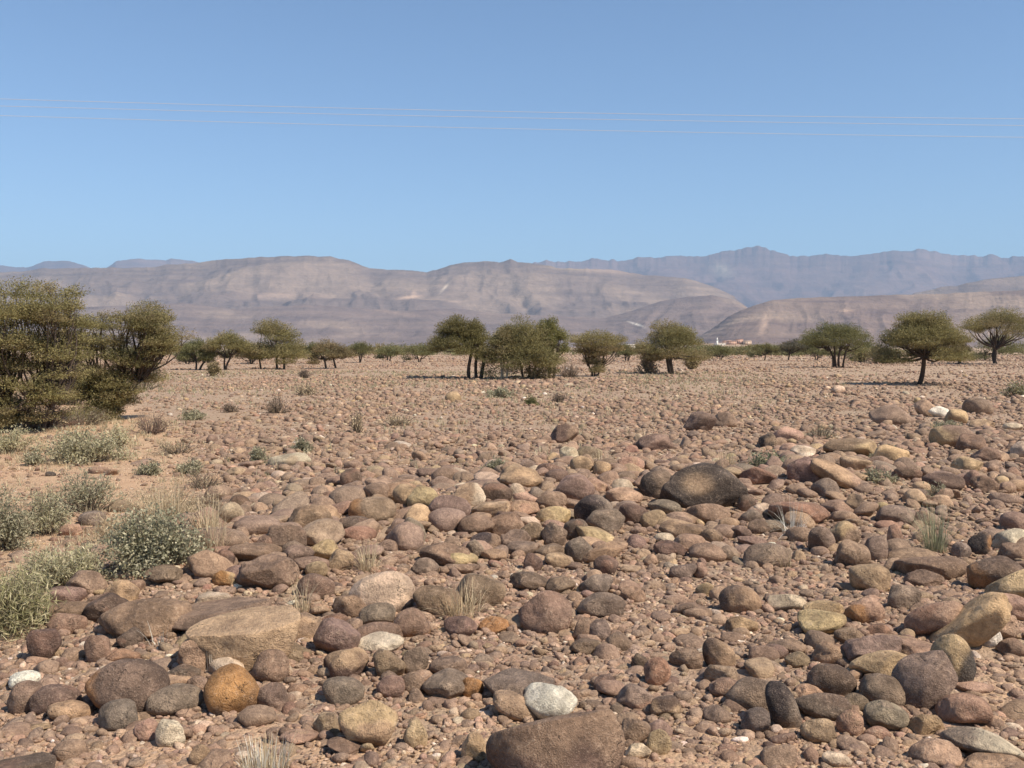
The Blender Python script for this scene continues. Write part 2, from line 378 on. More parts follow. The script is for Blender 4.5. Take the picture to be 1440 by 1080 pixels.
hill('hills', [(960, 486), (1000, 462), (1025, 444), (1042, 436), (1062, 428), (1085, 421), (1120, 419), (1160, 417), (1215, 416), (1260, 414), (1320, 413), (1380, 410), (1440, 408), (1560, 404), (1720, 410)],
     3300, 4600, ([0, .28, .48, .58, .75, .86, 1], [0, .16, .36, .52, .70, .86, 1]), 0.20, ((0.18, 0.13, 0.112), (0.235, 0.17, 0.135), (0.32, 0.235, 0.175)), M_HILL, 47, crag=0.9, ncol=700, strata=1.1,
     marks=[(1075, 455, 6, 14, 15, PK, .6), (1160, 424, 90, 1.2, 1, (.14, .10, .10), .6), (1190, 437, 14, 3, 0, PK, .6), (1230, 440, 80, 1.0, 1, (.14, .10, .10), .5)])

# ------------------------------------------------------------------ village at the foot of the hills
def house(px, w, zb, hh, dist, col, label, storeys=1):
    x = (px - 720) / FPX * dist; W = w / FPX * dist
    g = float(hgt(x, dist))
    root = empty('house', (x, dist, g - 1.0 + zb * 0))
    b = MB(); b.box(-W / 2, W / 2, 0, 9, 0, hh + 1.0, col); b.build('wall', M_WALL, root, smooth=False)
    r_ = MB(); t = 0.35
    r_.box(-W / 2 - t, W / 2 + t, -t, 9 + t, hh + 1.0, hh + 1.3, np.array(col) * 0.9)
    for (a, b2, c, d) in ((-W / 2, W / 2, 0, .4), (-W / 2, W / 2, 8.6, 9), (-W / 2, -W / 2 + .4, .4, 8.6), (W / 2 - .4, W / 2, .4, 8.6)):
        r_.box(a, b2, c, d, hh + 1.3, hh + 2.0, col)
    r_.build('roof', M_WALL, root, smooth=False)
    n = max(2, int(W / 4))
    for k in range(n):
        wx = -W / 2 + W * (k + .5) / n
        for s in range(storeys):
            wb = MB(); z = 2.2 + s * 3.2
            wb.box(wx - .55, wx + .55, -.12, .02, z, z + 1.4, (0.05, 0.045, 0.045)); wb.build('window', M_WALL, root, smooth=False)
    tag(root, label, 'house', 'village houses below the hills')
SA, SB, SC = (0.56, 0.35, 0.25), (0.62, 0.46, 0.33), (0.72, 0.65, 0.57)
house(988, 12, 0, 4, 1990, SB, 'pale sand house at the left end of the village, behind the low tree belt')
house(1012, 15, 0, 4, 1975, SC, 'whitewashed low house at the foot of the white minaret')
house(1029, 13, 0, 6, 1990, SA, 'reddish house just right of the whitewashed low house', 2)
house(1040, 10, 0, 8, 2015, SA, 'tall reddish house in the middle of the village', 2)
house(1051, 11, 0, 7, 2005, SB, 'bright sand house at the right end of the village', 2)
house(1022, 12, 0, 6, 2060, SA, 'reddish house on the rise behind the minaret', 1)
house(1036, 16, 0, 5, 2070, SB, 'wide sand house along the top of the village rise')
house(884, 26, 0, 4.2, 1150, SC, 'long white building seen between two acacias, left of the village')
dist = 1968; x = (1008.5 - 720) / FPX * dist
root = empty('minaret', (x, dist, float(hgt(x, dist)) - 1)); W_ = (0.82, 0.78, 0.70)
b = MB(); b.box(-1.6, 1.6, 0, 3.2, 0, 13, W_); b.build('shaft', M_WALL, root, smooth=False)
b = MB(); b.box(-2.1, 2.1, -.5, 3.7, 13, 13.8, W_); b.build('gallery', M_WALL, root, smooth=False)
b = MB(); b.box(-.9, .9, .7, 2.5, 13.8, 17, W_); b.build('lantern', M_WALL, root, smooth=False)
b = MB(); b.tube([(0, 1.6, 17), (0, 1.6, 17.6), (0, 1.6, 18.2), (0, 1.6, 18.8)], [.9, .8, .45, .02], 8, W_); b.build('dome', M_WALL, root)
tag(root, 'white minaret rising above the village houses', 'minaret')

# ------------------------------------------------------------------ overhead wires
for nm, d0, pts in (('topmost of the three thin pale wires crossing the sky', 27.0, [(0, 139), (720, 157), (1440, 167)]),
                    ('middle one of the three thin pale wires crossing the sky', 27.6, [(0, 149), (720, 165.5), (1440, 176.5)]),
                    ('lowest of the three thin pale wires crossing the sky', 28.2, [(0, 162.5), (720, 181), (1440, 193)])):
    xs = np.array([p[0] for p in pts], float); ys = np.array([p[1] for p in pts], float)
    cf = np.polyfit(xs, ys, 2); q = np.linspace(-900, 2400, 60)
    P = np.array([CAM + ray(a, np.polyval(cf, a)) * d0 for a in q])
    w = MB(); w.tube(P, 0.0052, 6, (0.55, 0.53, 0.53)); o = w.build('overhead_wire', M_WIRE)
    tag(o, nm, 'wire', 'wires crossing the sky')
# ------------------------------------------------------------------ rocks
def ico(level):
    bm = bmesh.new(); bmesh.ops.create_icosphere(bm, subdivisions=level, radius=1.0)
    V = np.array([v.co[:] for v in bm.verts]); F = np.array([[v.index for v in f.verts] for f in bm.faces]); bm.free()
    return V / np.linalg.norm(V, axis=1)[:, None], F
ICO = {k: ico(k) for k in (1, 2, 3, 4, 5)}
def rot(axis, a):
    c, s = math.cos(a), math.sin(a); i = {'x': (1, 2), 'y': (2, 0), 'z': (0, 1)}[axis]
    M = np.eye(3); M[i[0], i[0]] = c; M[i[1], i[1]] = c; M[i[0], i[1]] = -s; M[i[1], i[0]] = s
    return M
def rock_shape(rg, level, kind, fine=True):
    """water-worn stone: a ball cut by soft planes; kind r rounded, m worn block, a angular, s slab"""
    V, F = ICO[level]
    n, lo, p = {'r': (10, .74, 8), 'm': (9, .58, 14), 'a': (10, .48, 30), 's': (11, .62, 12), 'f': (10, .60, 14)}[kind]
    nn = rg.normal(size=(n, 3)); nn /= np.linalg.norm(nn, axis=1)[:, None]
    d = rg.uniform(lo, 1.02, n)
    q = np.maximum(V @ nn.T, 0) / d
    r = (1 + (q ** p).sum(1)) ** (-1 / p)
    off = rg.uniform(0, 50, 3)
    r = r * (1 + 0.16 * (vn3(V * 1.3 + off, 1) - 0.5) * (1 if kind != 'a' else .6))
    if fine:
        r = r * (1 + 0.05 * (vn3(V * 4.0 + off, 2) - 0.5) + 0.018 * (vn3(V * 11 + off, 3) - 0.5))
        if kind in 'am': r = r - 0.05 * sstep(.62, .74, vn3(V * 2.2 + off, 5))
    if fine:                                          # small chipped facets
        nn = rg.normal(size=(7, 3)); nn /= np.linalg.norm(nn, axis=1)[:, None]
        q = np.maximum((V * r[:, None]) @ nn.T, 1e-6); lim = rg.uniform(.70, .95, 7) if kind != 'r' else rg.uniform(.84, .99, 7)
        r = r * np.minimum(1, 1 / (1 + np.maximum(q / lim - 1, 0)).max(1))
    W = V * r[:, None]
    if kind == 'f':                                    # one broad flat face on top
        lim = .34 + .10 * W[:, 0] - .16 * W[:, 1] + .03 * (vn3(W * 3 + off, 7) - .5)
        W[:, 2] = np.where(W[:, 2] > lim, lim + (W[:, 2] - lim) * .10, W[:, 2])
    if kind == 's':                                    # flat top, rounded rim
        W[:, 2] = np.sign(W[:, 2]) * np.abs(W[:, 2]) ** 0.75
    return W, F
PAL = dict(b=(.275, .182, .122), d=(.160, .107, .077), k=(.085, .065, .054), g=(.245, .185, .138), p=(.262, .178, .132),
           t=(.42, .285, .175), y=(.50, .355, .20), c=(.62, .49, .35), w=(.84, .76, .63), o=(.43, .215, .085),
           r=(.33, .185, .122), i=(.44, .285, .195), e=(.265, .19, .125))
CNAME = dict(b='brown', d='dark brown', k='blackish', g='grey', p='purplish brown', t='tan', y='yellowish', c='cream', w='white', o='orange', r='reddish', i='pinkish', e='olive brown')
# x0 y0 x1 y1  colour[/second colour:side]  shape  [roll degrees]  | own label | short name others refer to
ROCKS = '''
130 926 230 997 d/o:lb r | dark brown boulder with rusty orange lower left face, behind small tan cobbles | rusty-faced dark boulder
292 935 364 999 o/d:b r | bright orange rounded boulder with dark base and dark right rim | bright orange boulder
47 961 109 1000 d r | dark purplish oval cobble with flat tan cobble leaning in front of it | dark oval cobble
72 983 127 1011 t r -8 | flat tan cobble leaning on the dark oval cobble at lower left |
168 964 208 992 t r | tan round cobble resting against the rusty-faced dark boulder |
214 945 267 969 i r | smooth pinkish oval pebble behind the grey cobble, left of the bright orange boulder |
211 961 282 1002 g r | grey-brown rough cobble just left of the bright orange boulder |
296 923 341 950 c r | small cream oval cobble right behind the bright orange boulder | cream oval cobble
282 908 326 940 t m | | 
253 893 300 942 t m | |
250 886 294 910 y m | |
232 836 374 888 b f 4 | large flat brown slab, upper one of the two smooth overlapping slabs | upper smooth slab
274 862 412 934 t f 2 | wide smooth light brown slab with a nearly flat sunlit face | wide light brown slab
149 840 262 893 b m | long sausage-like brown boulder left of both smooth slabs | long brown boulder
123 833 180 870 d m | |
148 815 193 846 t m | |
67 846 130 874 b m | |
71 861 119 890 b r | |
42 886 83 928 d m | dark brown angular boulder standing in front of the feathery grass at the left edge | dark boulder by the grass
166 883 200 911 d m | |
150 910 194 932 r m | small flat reddish stone behind the rusty-faced dark boulder |
207 795 254 821 b m | brown block touching the front of the round green bush | block by the green bush
296 772 329 802 d m | |
300 802 333 824 o/y:r m | small orange-yellow stone right of the block by the green bush |
277 832 323 855 c a | |
96 802 146 835 p m | |
67 823 118 849 p s | |
142 984 190 1024 g m | |
16 943 54 968 w m | whitish stone near the left edge above the dark oval cobble |
15 958 60 1002 p m | |
-45 1058 68 1110 d m | dark brown boulder cut off by the lower left corner of the view | corner boulder
267 1046 295 1076 t r | |
221 1011 258 1049 c m | |
26 1014 70 1028 t s | |
190 1010 221 1042 i m | |
121 893 153 932 b m | |
229 935 279 960 d m | |
264 950 291 970 p m | |
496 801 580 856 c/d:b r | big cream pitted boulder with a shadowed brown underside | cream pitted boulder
556 855 603 893 b/o:b r | round brown cobble in front of the straw tuft, right of the cream pitted boulder's base | round brown cobble
642 807 708 851 b m 10 | |
584 822 645 862 b m | |
626 866 669 894 p m | |
674 867 715 889 o m | flat orange stone beyond the gravel in front of the straw tuft | flat orange stone
444 872 504 918 p m | large purplish brown boulder right of the wide light brown slab | purplish boulder
502 874 565 902 b r | |
503 887 565 914 c m | low cream stone with a small knob before a brown dome-shaped one | cream knobbed stone
505 848 554 879 g m | |
471 836 516 867 b m | |
419 806 468 840 b r | |
430 789 460 811 t r | |
406 862 454 896 t m | |
448 862 493 883 r m | |
373 897 435 928 e m -6 | |
356 914 404 957 b r | |
458 911 516 952 d/t:t m | |
456 953 510 988 g r | |
531 949 568 978 p r | |
564 945 601 974 e m | |
597 940 660 978 g m | large grey-brown boulder with a smaller orange stone against its right side | large grey-brown boulder
648 952 679 979 o m | orange stone leaning on the right side of the large grey-brown boulder |
684 941 776 982 g s | low grey-green slab behind the white boulder and the pinkish oval | low grey slab
527 912 568 952 e m | |
566 909 601 946 p m | |
605 922 655 949 b m | |
480 985 556 1047 t/y:t m 4 | big pale tan block half sunk in gravel, left of the bare sand patch | pale tan block
442 1001 478 1035 t m | |
395 1022 446 1045 i s | |
462 1036 512 1061 b m -14 | |
569 1011 600 1050 y m | |
650 1030 683 1071 y m | flat yellowish stone lying alone in the sand patch, left of the foreground boulder |
696 970 758 1010 i r -18 | pinkish oval cobble leaning on the left of the white boulder | pinkish oval
689 989 711 1004 i r | |
362 960 403 997 p m | |
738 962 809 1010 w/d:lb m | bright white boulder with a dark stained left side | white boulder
694 994 868 1112 d/b:t f 0 | largest foreground boulder, dark brown, flat-topped, cut by the lower edge of the view | foreground boulder
868 961 918 996 p/r:b m | purplish red pitted stone right of the white boulder | purplish red stone
907 925 942 963 r r | reddish brown egg-shaped cobble behind the purplish red stone | reddish egg cobble
888 918 910 942 d m | |
836 948 868 974 d a | |
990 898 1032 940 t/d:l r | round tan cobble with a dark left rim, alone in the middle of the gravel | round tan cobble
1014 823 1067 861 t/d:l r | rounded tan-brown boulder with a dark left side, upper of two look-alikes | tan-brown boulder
1022 865 1064 889 t m | |
943 911 986 939 b m | |
854 889 888 914 b r | |
733 832 801 888 b m | |
816 807 860 835 g m | |
836 782 868 806 d r | |
769 810 808 833 e m | |
719 804 772 828 d m | |
979 818 1002 838 y a | small bright yellow stone left of the tan-brown boulder |
911 1025 943 1061 t m | |
879 1044 915 1068 c m | |
875 1007 913 1044 b m | |
915 978 956 1007 t/d:t m | |
993 933 1035 964 e/k:b a | |
1025 949 1100 996 p r | large purplish rough boulder left of the kidney-shaped grey one | large purplish boulder
999 953 1041 981 b r | |
1007 1000 1027 1015 k a | |
1044 994 1081 1030 g m | |
806 869 832 899 b m | |
829 872 857 900 p r | |
804 897 846 918 b m | |
815 832 877 865 g m | |
874 825 907 846 b m | |
947 846 990 865 b m | |
1079 961 1125 1021 k/g:r r -28 | dark grey kidney-shaped boulder standing on end beside the dark oval boulder | kidney-shaped grey boulder
1120 971 1192 1009 d r 4 | dark brown oval boulder lying lengthwise, right of the kidney-shaped one | dark oval boulder
1186 975 1220 1000 e r | |
1139 933 1200 975 d r -8 | smooth dark mauve oval boulder left of the yellow one | dark mauve oval
1118 961 1161 982 i m | |
1128 1008 1174 1043 t m | square tan block below the dark oval boulder | square tan block
1178 998 1212 1032 i r | |
1218 986 1274 1025 g a | grey angular block below the purplish cobble, corners still sharp | grey angular block
1276 1000 1324 1033 t m | |
1212 947 1270 992 p r | |
1257 919 1338 993 p m 20 | big grey-mauve pitted boulder at the front of the pile on the right | grey-mauve pitted boulder
1200 914 1281 956 y m 8 | yellow lumpy boulder in the pile, left of the grey-mauve pitted one | yellow lumpy boulder
1234 894 1320 930 i f | pink flat-topped boulder behind the yellow lumpy one | pink flat-topped boulder
1187 891 1263 937 p m 12 | |
1312 891 1367 962 k/y:lt r -20 | boulder half yellow and half dark grey, right of the grey-mauve pitted one | half yellow boulder
1317 828 1412 908 y m 32 | large yellow pitted boulder leaning up to the right | large yellow pitted boulder
1278 842 1348 894 r/i:rt m 15 | |
1368 784 1442 832 d/o:lb r | dark rust-brown round boulder at the right edge behind the yellow pitted one | dark rust boulder
1394 792 1474 846 y m 20 | |
1404 836 1452 872 i m | |
1396 865 1431 899 i m | |
1379 883 1408 910 w m | small white stone below the right end of the large yellow pitted boulder | small white stone
1404 896 1442 921 b m | |
1190 839 1240 874 i/o:l m | salmon pink squarish boulder left of the pile | salmon pink boulder
1132 843 1185 868 y m | |
1125 857 1186 890 y m 8 | yellow flat-topped stone with a split, left of the salmon pink boulder | split yellow stone
1082 833 1133 859 c m | |
1251 823 1292 856 g m | |
1198 793 1248 832 t m | tall tan-faced block with a dark cap, above the salmon pink boulder | tan-faced block
1264 778 1352 812 b s | |
1275 800 1324 824 b m | |
1283 1038 1348 1074 t m 6 | |
1332 1018 1440 1066 c/g:l m -8 | broad pale tan boulder with a grey left end near the lower right corner | broad pale boulder
1354 1056 1442 1096 t m | tan boulder in the lower right corner, in front of the broad pale one |
1321 974 1389 1018 i m | |
1158 1058 1196 1078 c m | |
1216 1019 1251 1039 i r | |
1146 901 1189 932 t m | |
1074 905 1107 925 p r | |
1105 916 1137 938 e m | |
1175 882 1213 904 b a | |
1218 876 1251 895 r m | |
1340 953 1393 974 i s | |
1079 896 1131 918 b m | |
323 696 350 717 d r | round dark cobble alone at the right end of the dry left-hand scrub | lone round cobble
408 710 466 744 b a | |
421 731 482 767 i m | pinkish tan boulder at the left end of the rocky ridge | pinkish ridge boulder
376 736 428 775 p m | |
323 762 394 788 b m -4 | |
338 781 416 823 b m | broad brown boulder at the left end of the ridge, right of the small orange-yellow stone | broad ridge boulder
363 751 401 775 b a | |
494 699 554 730 b/o:l r | |
534 679 587 705 t/o:b r | |
476 726 519 744 d r | |
479 738 528 759 r r | |
438 759 476 786 y m | |
415 783 463 802 p m | |
461 772 496 802 t m | |
380 637 434 655 c s | flat cream slab beyond the scrub on the left, longest pale one there | flat cream slab
480 660 507 685 d m | |
350 707 369 719 c m | |
398 766 440 792 p a | |
554 682 588 713 t r | |
575 684 615 719 y m | |
603 696 659 730 p r | |
638 679 681 709 t/c:r a | |
679 679 719 705 d a | |
711 680 740 705 c a | |
705 657 759 684 t m 8 | |
730 647 753 665 p r | |
753 652 792 669 d m | |
784 669 834 705 p r | round purplish boulder on the ridge, left of the big dark patched one | round purplish boulder
817 671 853 692 i m | |
665 705 716 728 t m | |
715 703 757 722 i m | |
755 691 796 714 b r | |
756 712 801 736 y m 6 | cream-yellow lit stone left of the blackish cleft boulder | cream-yellow stone
810 697 859 740 k/g:r a | blackish cleft boulder in the middle of the ridge | blackish cleft boulder
824 716 876 747 g m | |
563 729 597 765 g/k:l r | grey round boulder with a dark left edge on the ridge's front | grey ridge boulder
646 725 694 752 b m | |
688 721 735 754 b m | |
732 734 764 761 b m | |
762 735 796 767 p a | |
793 730 826 759 d r | |
813 739 864 765 y m -16 | |
796 755 834 789 g m | |
818 760 880 790 t m 16 | |
705 745 745 771 p a | |
663 749 703 771 k/b:r r | |
714 762 755 782 p s | |
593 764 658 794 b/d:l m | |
619 773 670 796 y s | long yellowish flat stone on the ridge's front slope | long yellowish stone
656 758 681 784 g m | |
678 772 711 789 t m | |
753 765 796 786 b s | |
580 785 616 807 p m | |
624 789 674 807 b m | |
737 778 762 802 d m | |
767 776 801 797 t r | |
936 653 1044 712 k/t:P m -4 | big smooth dark grey boulder with a tan patch, the largest beyond the middle | big patched boulder
903 661 945 700 p/k:l r | |
859 673 889 695 c m | |
854 685 902 709 t m | |
871 642 904 662 i m | |
913 702 957 721 g m | |
872 709 910 736 d r | |
902 717 937 743 t r | |
941 720 987 736 i m -6 | |
930 731 993 757 t m | long tan boulder below the big patched boulder | long tan boulder
949 750 991 774 i r | |
985 743 1015 763 b r | |
1085 704 1161 735 r r -4 | long reddish rounded boulder with the white grass tuft in front | long reddish boulder
1058 707 1090 726 c m | |
1042 716 1071 734 g m | |
1038 696 1061 719 d r | |
968 708 1024 736 b s | |
1042 655 1089 680 r a | reddish angular rock touching the right end of the big patched boulder | reddish angular rock
1145 647 1212 683 t/i:r m -22 | tan pointed boulder sloping down to the right beyond the long reddish one | tan pointed boulder
1110 643 1152 676 p m | |
921 760 965 782 d m | |
971 764 1019 788 b m -6 | |
1009 767 1038 788 p r | |
1039 753 1076 769 p a | |
1053 731 1088 750 d m | |
1026 739 1057 757 p a | |
1049 764 1108 797 p s | |
942 793 978 815 p m | |
975 791 994 813 b a | |
921 749 951 765 c m | |
1363 748 1391 780 k/o:r a | orange-faced angular stone with a black left side near the right edge | orange-faced stone
1249 738 1271 771 i m | pink stone standing upright like a tooth, left of the grey-green tuft | upright pink stone
1177 761 1221 797 b/d:b m | |
1216 754 1246 787 p m | |
1260 656 1294 674 d r | |
1301 665 1352 687 d r | dark brown elongated stone beyond the grey-green tuft | dark elongated stone
1341 643 1378 665 y m | |
1189 695 1218 723 d/t:l a | |
1235 710 1285 736 p m | |
1399 743 1447 774 c/t:b m | |
1406 764 1447 790 b m | |
1281 719 1308 738 d/t:r a | |
1407 678 1427 694 i r | small pale pink stone near the right edge, right of the dark elongated stone |
1251 770 1313 790 b s | |
1339 762 1364 784 g r | |
1168 734 1206 767 b/y:t m | |
1139 741 1172 777 p m | |
1366 669 1401 692 b a | |
1228 572 1280 597 p m | big purplish boulder far off on the right, left of two pale ones | far purplish boulder
1289 563 1314 585 i m | |
1308 572 1331 586 w m | whitish stone far off between a pinkish one and a yellowish one | far whitish stone
1331 576 1358 597 y a | |
1358 561 1392 582 p r | |
1312 599 1362 628 b/y:l m | |
1348 611 1384 635 b m | |
1164 616 1229 640 b/y:r m | |
1230 627 1275 654 y m | |
1113 627 1145 642 c m | |
1423 621 1447 644 c m | |
1088 600 1127 622 i m | |
1068 609 1091 630 k a | |
1412 595 1436 606 c m | |
1365 590 1396 603 t m | |
1368 629 1404 648 b a | |
1186 642 1222 659 t a | |
775 598 812 622 d/b:r a | dark cleft rock standing alone far off in front of the right-hand acacia of the clump | dark cleft rock
788 629 812 653 c a | |
964 580 1004 606 p a | |
1002 581 1035 600 p a | |
900 611 945 633 p m | |
810 628 845 647 e m | |
804 642 832 665 t r | |
627 551 648 566 y r | round pale yellow rock far off in front of the tree clump | far yellow rock
1170 542 1187 553 c r | |
113 719 146 738 g r | smooth dark grey stone in the scrub on the left sand | smooth scrub stone
65 663 78 670 k r | small blackish stone on the bare sand below the pale green shrubs |
86 737 113 754 i m | |
'''
SIZE = lambda w: 'large' if w > 62 else 'small' if w < 36 else 'medium'
class Rk: pass
rocks = []
for ln in ROCKS.strip().split('\n'):
    a, *lab = [s.strip() for s in ln.split('|')]
    q = a.split(); k = Rk()
    k.x0, k.y0, k.x1, k.y1 = [float(v) for v in q[:4]]; k.col, k.kind = q[4], q[5]; k.roll = float(q[6]) if len(q) > 6 else 0
    k.label = lab[0] if lab and lab[0] else None; k.short = lab[1] if len(lab) > 1 and lab[1] else None
    k.cx, k.cy = (k.x0 + k.x1) / 2, (k.y0 + k.y1) / 2; k.w = k.x1 - k.x0; k.h = k.y1 - k.y0
    rocks.append(k)
# labels of the unnamed ones: their look, and the named rock or plant they are closest to on one side
LANDS = [(k.short, k.cx, k.cy, k) for k in rocks if k.short] + [(n, x, y, None) for n, x, y in (
    ('round green bush', 215, 770), ('white grass tuft', 1112, 740), ('grey-green tuft', 1318, 762), ('straw tuft', 650, 845))]
def look(k):
    c = CNAME[k.col[0]]
    if '/' in k.col:
        c2 = CNAME[k.col.split('/')[1].split(':')[0]]
        c = f'{c} and {c2}'
    s = 'flat' if k.kind == 's' or k.w / k.h > 2.1 else {'r': 'rounded', 'm': 'blocky', 'a': 'angular', 'f': 'flat-topped'}[k.kind]
    return f'{c} {s} stone'
def side(dx, dy):
    if abs(dx) > 1.35 * abs(dy): return 'left of' if dx < 0 else 'right of'
    return 'behind' if dy < 0 else 'in front of'
used = set(k.label for k in rocks if k.label)
ORD = ('closest', 'second closest', 'third closest', 'fourth closest', 'fifth closest')
for k in rocks:
    if k.label: continue
    best = None
    for (n, lx, ly, src) in LANDS:
        d = math.hypot(k.cx - lx, (k.cy - ly) * 1.3)
        if d > 420: continue
        sd = side(k.cx - lx, k.cy - ly)
        same = sorted(math.hypot(m.cx - lx, (m.cy - ly) * 1.3) for m in rocks if m is not src and look(m) == look(k) and side(m.cx - lx, m.cy - ly) == sd)
        rank = same.index(d) if d in same else 9
        if rank > 4: continue
        lab = f'{look(k)} {ORD[rank]} to the {n}, {sd} it'.replace('left of it', 'on its left').replace('right of it', 'on its right')
        if lab in used: continue
        sc = d + rank * 130
        if best is None or sc < best[0]: best = (sc, lab)
    k.label = best[1].replace(', in front of it', ', in front').replace(', behind it', ', behind') if best else f'{look(k)} lying among the cobbles'
    used.add(k.label)

DIRS = dict(l=(-1, 0, 0), r=(1, 0, 0), t=(0, 0, 1), b=(0, 0, -1), c=(0, -1, 0))
FOOT = []                                             # footprints, so that loose stones keep clear
for n, k in enumerate(rocks):
    rg = np.random.default_rng(500 + n)
    gp = ground_at(k.cx, k.cy + 0.2 * k.h); D = gp[1]; m = D / FPX
    a = k.w / 2 * m * 1.10; sphi = CAMH / math.hypot(D, CAMH)
    hh = k.h / 2 * m
    b = min(a * rg.uniform(.7, .95), 0.95 * hh / sphi)
    b = max(b, 0.35 * a)
    c = math.sqrt(max(hh ** 2 - (b * sphi) ** 2, (0.45 * hh) ** 2)) * 1.27
    d = ray(k.cx, k.cy + 0.10 * k.h); P = CAM[:, None] + d[:, None] * _T
    g = P[2] - hgt(P[0], P[1]) - 0.58 * c
    i_ = np.nonzero(g < 0)[0]; t = _T[i_[0]] if len(i_) else D
    ctr = CAM + d * t
    lev = 5 if k.w > 75 else 4 if k.w > 30 else 3
    W, F = rock_shape(rg, lev, k.kind)
    if k.kind not in 'sf': W = W @ rot('z', rg.uniform(0, 6.28)).T
    asp = a / c
    W = W * np.array([1 + abs(k.roll) / 22, 1, 1]) if abs(k.roll) > 10 else W
    W = W * np.array([max(asp, 1.0), max(b / c, 1), max(1, 1 / asp)])
    W = W @ rot('x', rg.uniform(-.18, .18)).T @ rot('y', -R(k.roll) + (rg.uniform(-.12, .12) if not k.roll else 0)).T
    W = W - (W.max(0) + W.min(0)) / 2
    W = W / np.abs(W).max(0) * np.array([a, b, c])
    W = W @ rot('z', math.atan2(-ctr[0], ctr[1])).T
    base = ctr.copy(); base[2] = float(hgt(ctr[0], ctr[1]))
    rel = W + (ctr - base)
    spec = k.col.split('/')
    c0 = np.array(PAL[spec[0]]) * rg.uniform(.9, 1.12) * (1 + rg.uniform(-.05, .05, 3))
    off = rg.uniform(0, 50, 3)
    U = W / np.array([a, b, c]).max()
    blot = vn3(U * 2.3 + off, 9)
    col = c0[None] * (0.84 + 0.36 * sstep(.35, .7, blot))[:, None]
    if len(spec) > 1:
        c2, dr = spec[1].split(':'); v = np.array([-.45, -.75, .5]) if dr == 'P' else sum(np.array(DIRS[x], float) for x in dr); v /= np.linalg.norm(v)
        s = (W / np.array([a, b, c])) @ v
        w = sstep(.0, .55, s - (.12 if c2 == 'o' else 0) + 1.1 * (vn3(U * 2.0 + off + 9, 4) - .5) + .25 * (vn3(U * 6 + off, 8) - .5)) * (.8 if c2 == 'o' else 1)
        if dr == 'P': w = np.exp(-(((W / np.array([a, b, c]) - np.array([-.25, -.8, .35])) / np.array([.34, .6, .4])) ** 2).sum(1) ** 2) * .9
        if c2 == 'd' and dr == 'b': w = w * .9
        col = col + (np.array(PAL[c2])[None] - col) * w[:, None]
    else:                                             # desert varnish or rust blotches
        c2 = np.array(PAL['d' if spec[0] in 'bpgrte' else 'r' if spec[0] == 'd' else 't'])
        w = sstep(.56, .72, vn3(U * 1.7 + off + 21, 6)) * rg.uniform(.1, .55)
        col = col + (c2[None] - col) * w[:, None]
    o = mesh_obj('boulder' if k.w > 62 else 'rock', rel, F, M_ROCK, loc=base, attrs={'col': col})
    tag(o, k.label, 'boulder' if k.w > 62 else 'rock', 'cobbles and boulders of the stony plain')
    FOOT.append((ctr[0], ctr[1], a, b, c))
FOOT = np.array(FOOT)
del rocks[:0]

# ------------------------------------------------------------------ loose stones: too many to count
LPAL = np.array([PAL[c] for c in 'bpdgtyrecikw'])
LW = np.array([.27, .23, .10, .08, .10, .035, .05, .05, .035, .04, .01, .005]); LW /= LW.sum()
GPAL = np.array([PAL[c] for c in 'bptirciw']) * 1.12
GW = np.array([.3, .24, .12, .10, .09, .08, .04, .03]); GW /= GW.sum()
class Stones:
    def __init__(s): s.V = []; s.F = []; s.C = []; s.n = 0
    def add(s, level, kinds, xs, ys, zs, sizes, cols, rg, flat=(.38, .75), nvar=14):
        var = [rock_shape(np.random.default_rng(900 + level * 50 + v), level, kinds[v % len(kinds)], fine=level > 2) for v in range(nvar)]
        pick = rg.integers(0, nvar, len(xs))
        for v in range(nvar):
            k = np.nonzero(pick == v)[0]
            if not len(k): continue
            W, F = var[v]; n = len(k)
            dims = np.stack([rg.uniform(.85, 1.35, n), rg.uniform(.75, 1.05, n), rg.uniform(*flat, n)], -1) * sizes[k][:, None]
            P = W[None] * dims[:, None, :]
            tl = rg.normal(0, .28, n); ca, sa = np.cos(tl)[:, None], np.sin(tl)[:, None]
            P = np.stack([P[..., 0] * ca + P[..., 2] * sa, P[..., 1], -P[..., 0] * sa + P[..., 2] * ca], -1)
            an = rg.uniform(0, 6.283, n); ca, sa = np.cos(an)[:, None], np.sin(an)[:, None]
            P = np.stack([P[..., 0] * ca - P[..., 1] * sa, P[..., 0] * sa + P[..., 1] * ca, P[..., 2]], -1)
            P = P + np.stack([xs[k], ys[k], zs[k] + dims[:, 2] * rg.uniform(-.1, .45, n)], -1)[:, None, :]
            s.V.append(P.reshape(-1, 3).astype(np.float32))
            s.F.append((F[None] + (np.arange(n) * len(W))[:, None, None] + s.n).reshape(-1, 3))
            s.C.append(np.repeat(cols[k], len(W), 0).astype(np.float32)); s.n += n * len(W)
    def build(s, name):
        return mesh_obj(name, np.concatenate(s.V), np.concatenate(s.F), M_STONE, attrs={'col': np.concatenate(s.C)})
def wedge(rg, n, d0, d1, half=0.565):
    n = int(n * 1.0); d0 = d0 - (.9 if d0 < 6 else 0)
    lo = half * d0 * d0 + 2 * 2.4 * d0; hi = half * d1 * d1 + 2 * 2.4 * d1; q = rg.uniform(lo, hi, n)
    d = (-2.4 + np.sqrt(2.4 ** 2 + half * q)) / half
    return rg.uniform(-1, 1, n) * (half * d + 2.4), d
def in_foot(x, y, sz, grow=0.75):
    bad = np.zeros(len(x), bool)
    for (fx, fy, a, b, c) in FOOT:
        dx = x - fx; dy = y - fy
        bad |= (dx / (a * grow + sz * .5)) ** 2 + (dy / (b * grow + sz * .5)) ** 2 < 1
    return bad
CELL = 0.03; GX, GY = 1400, 1300
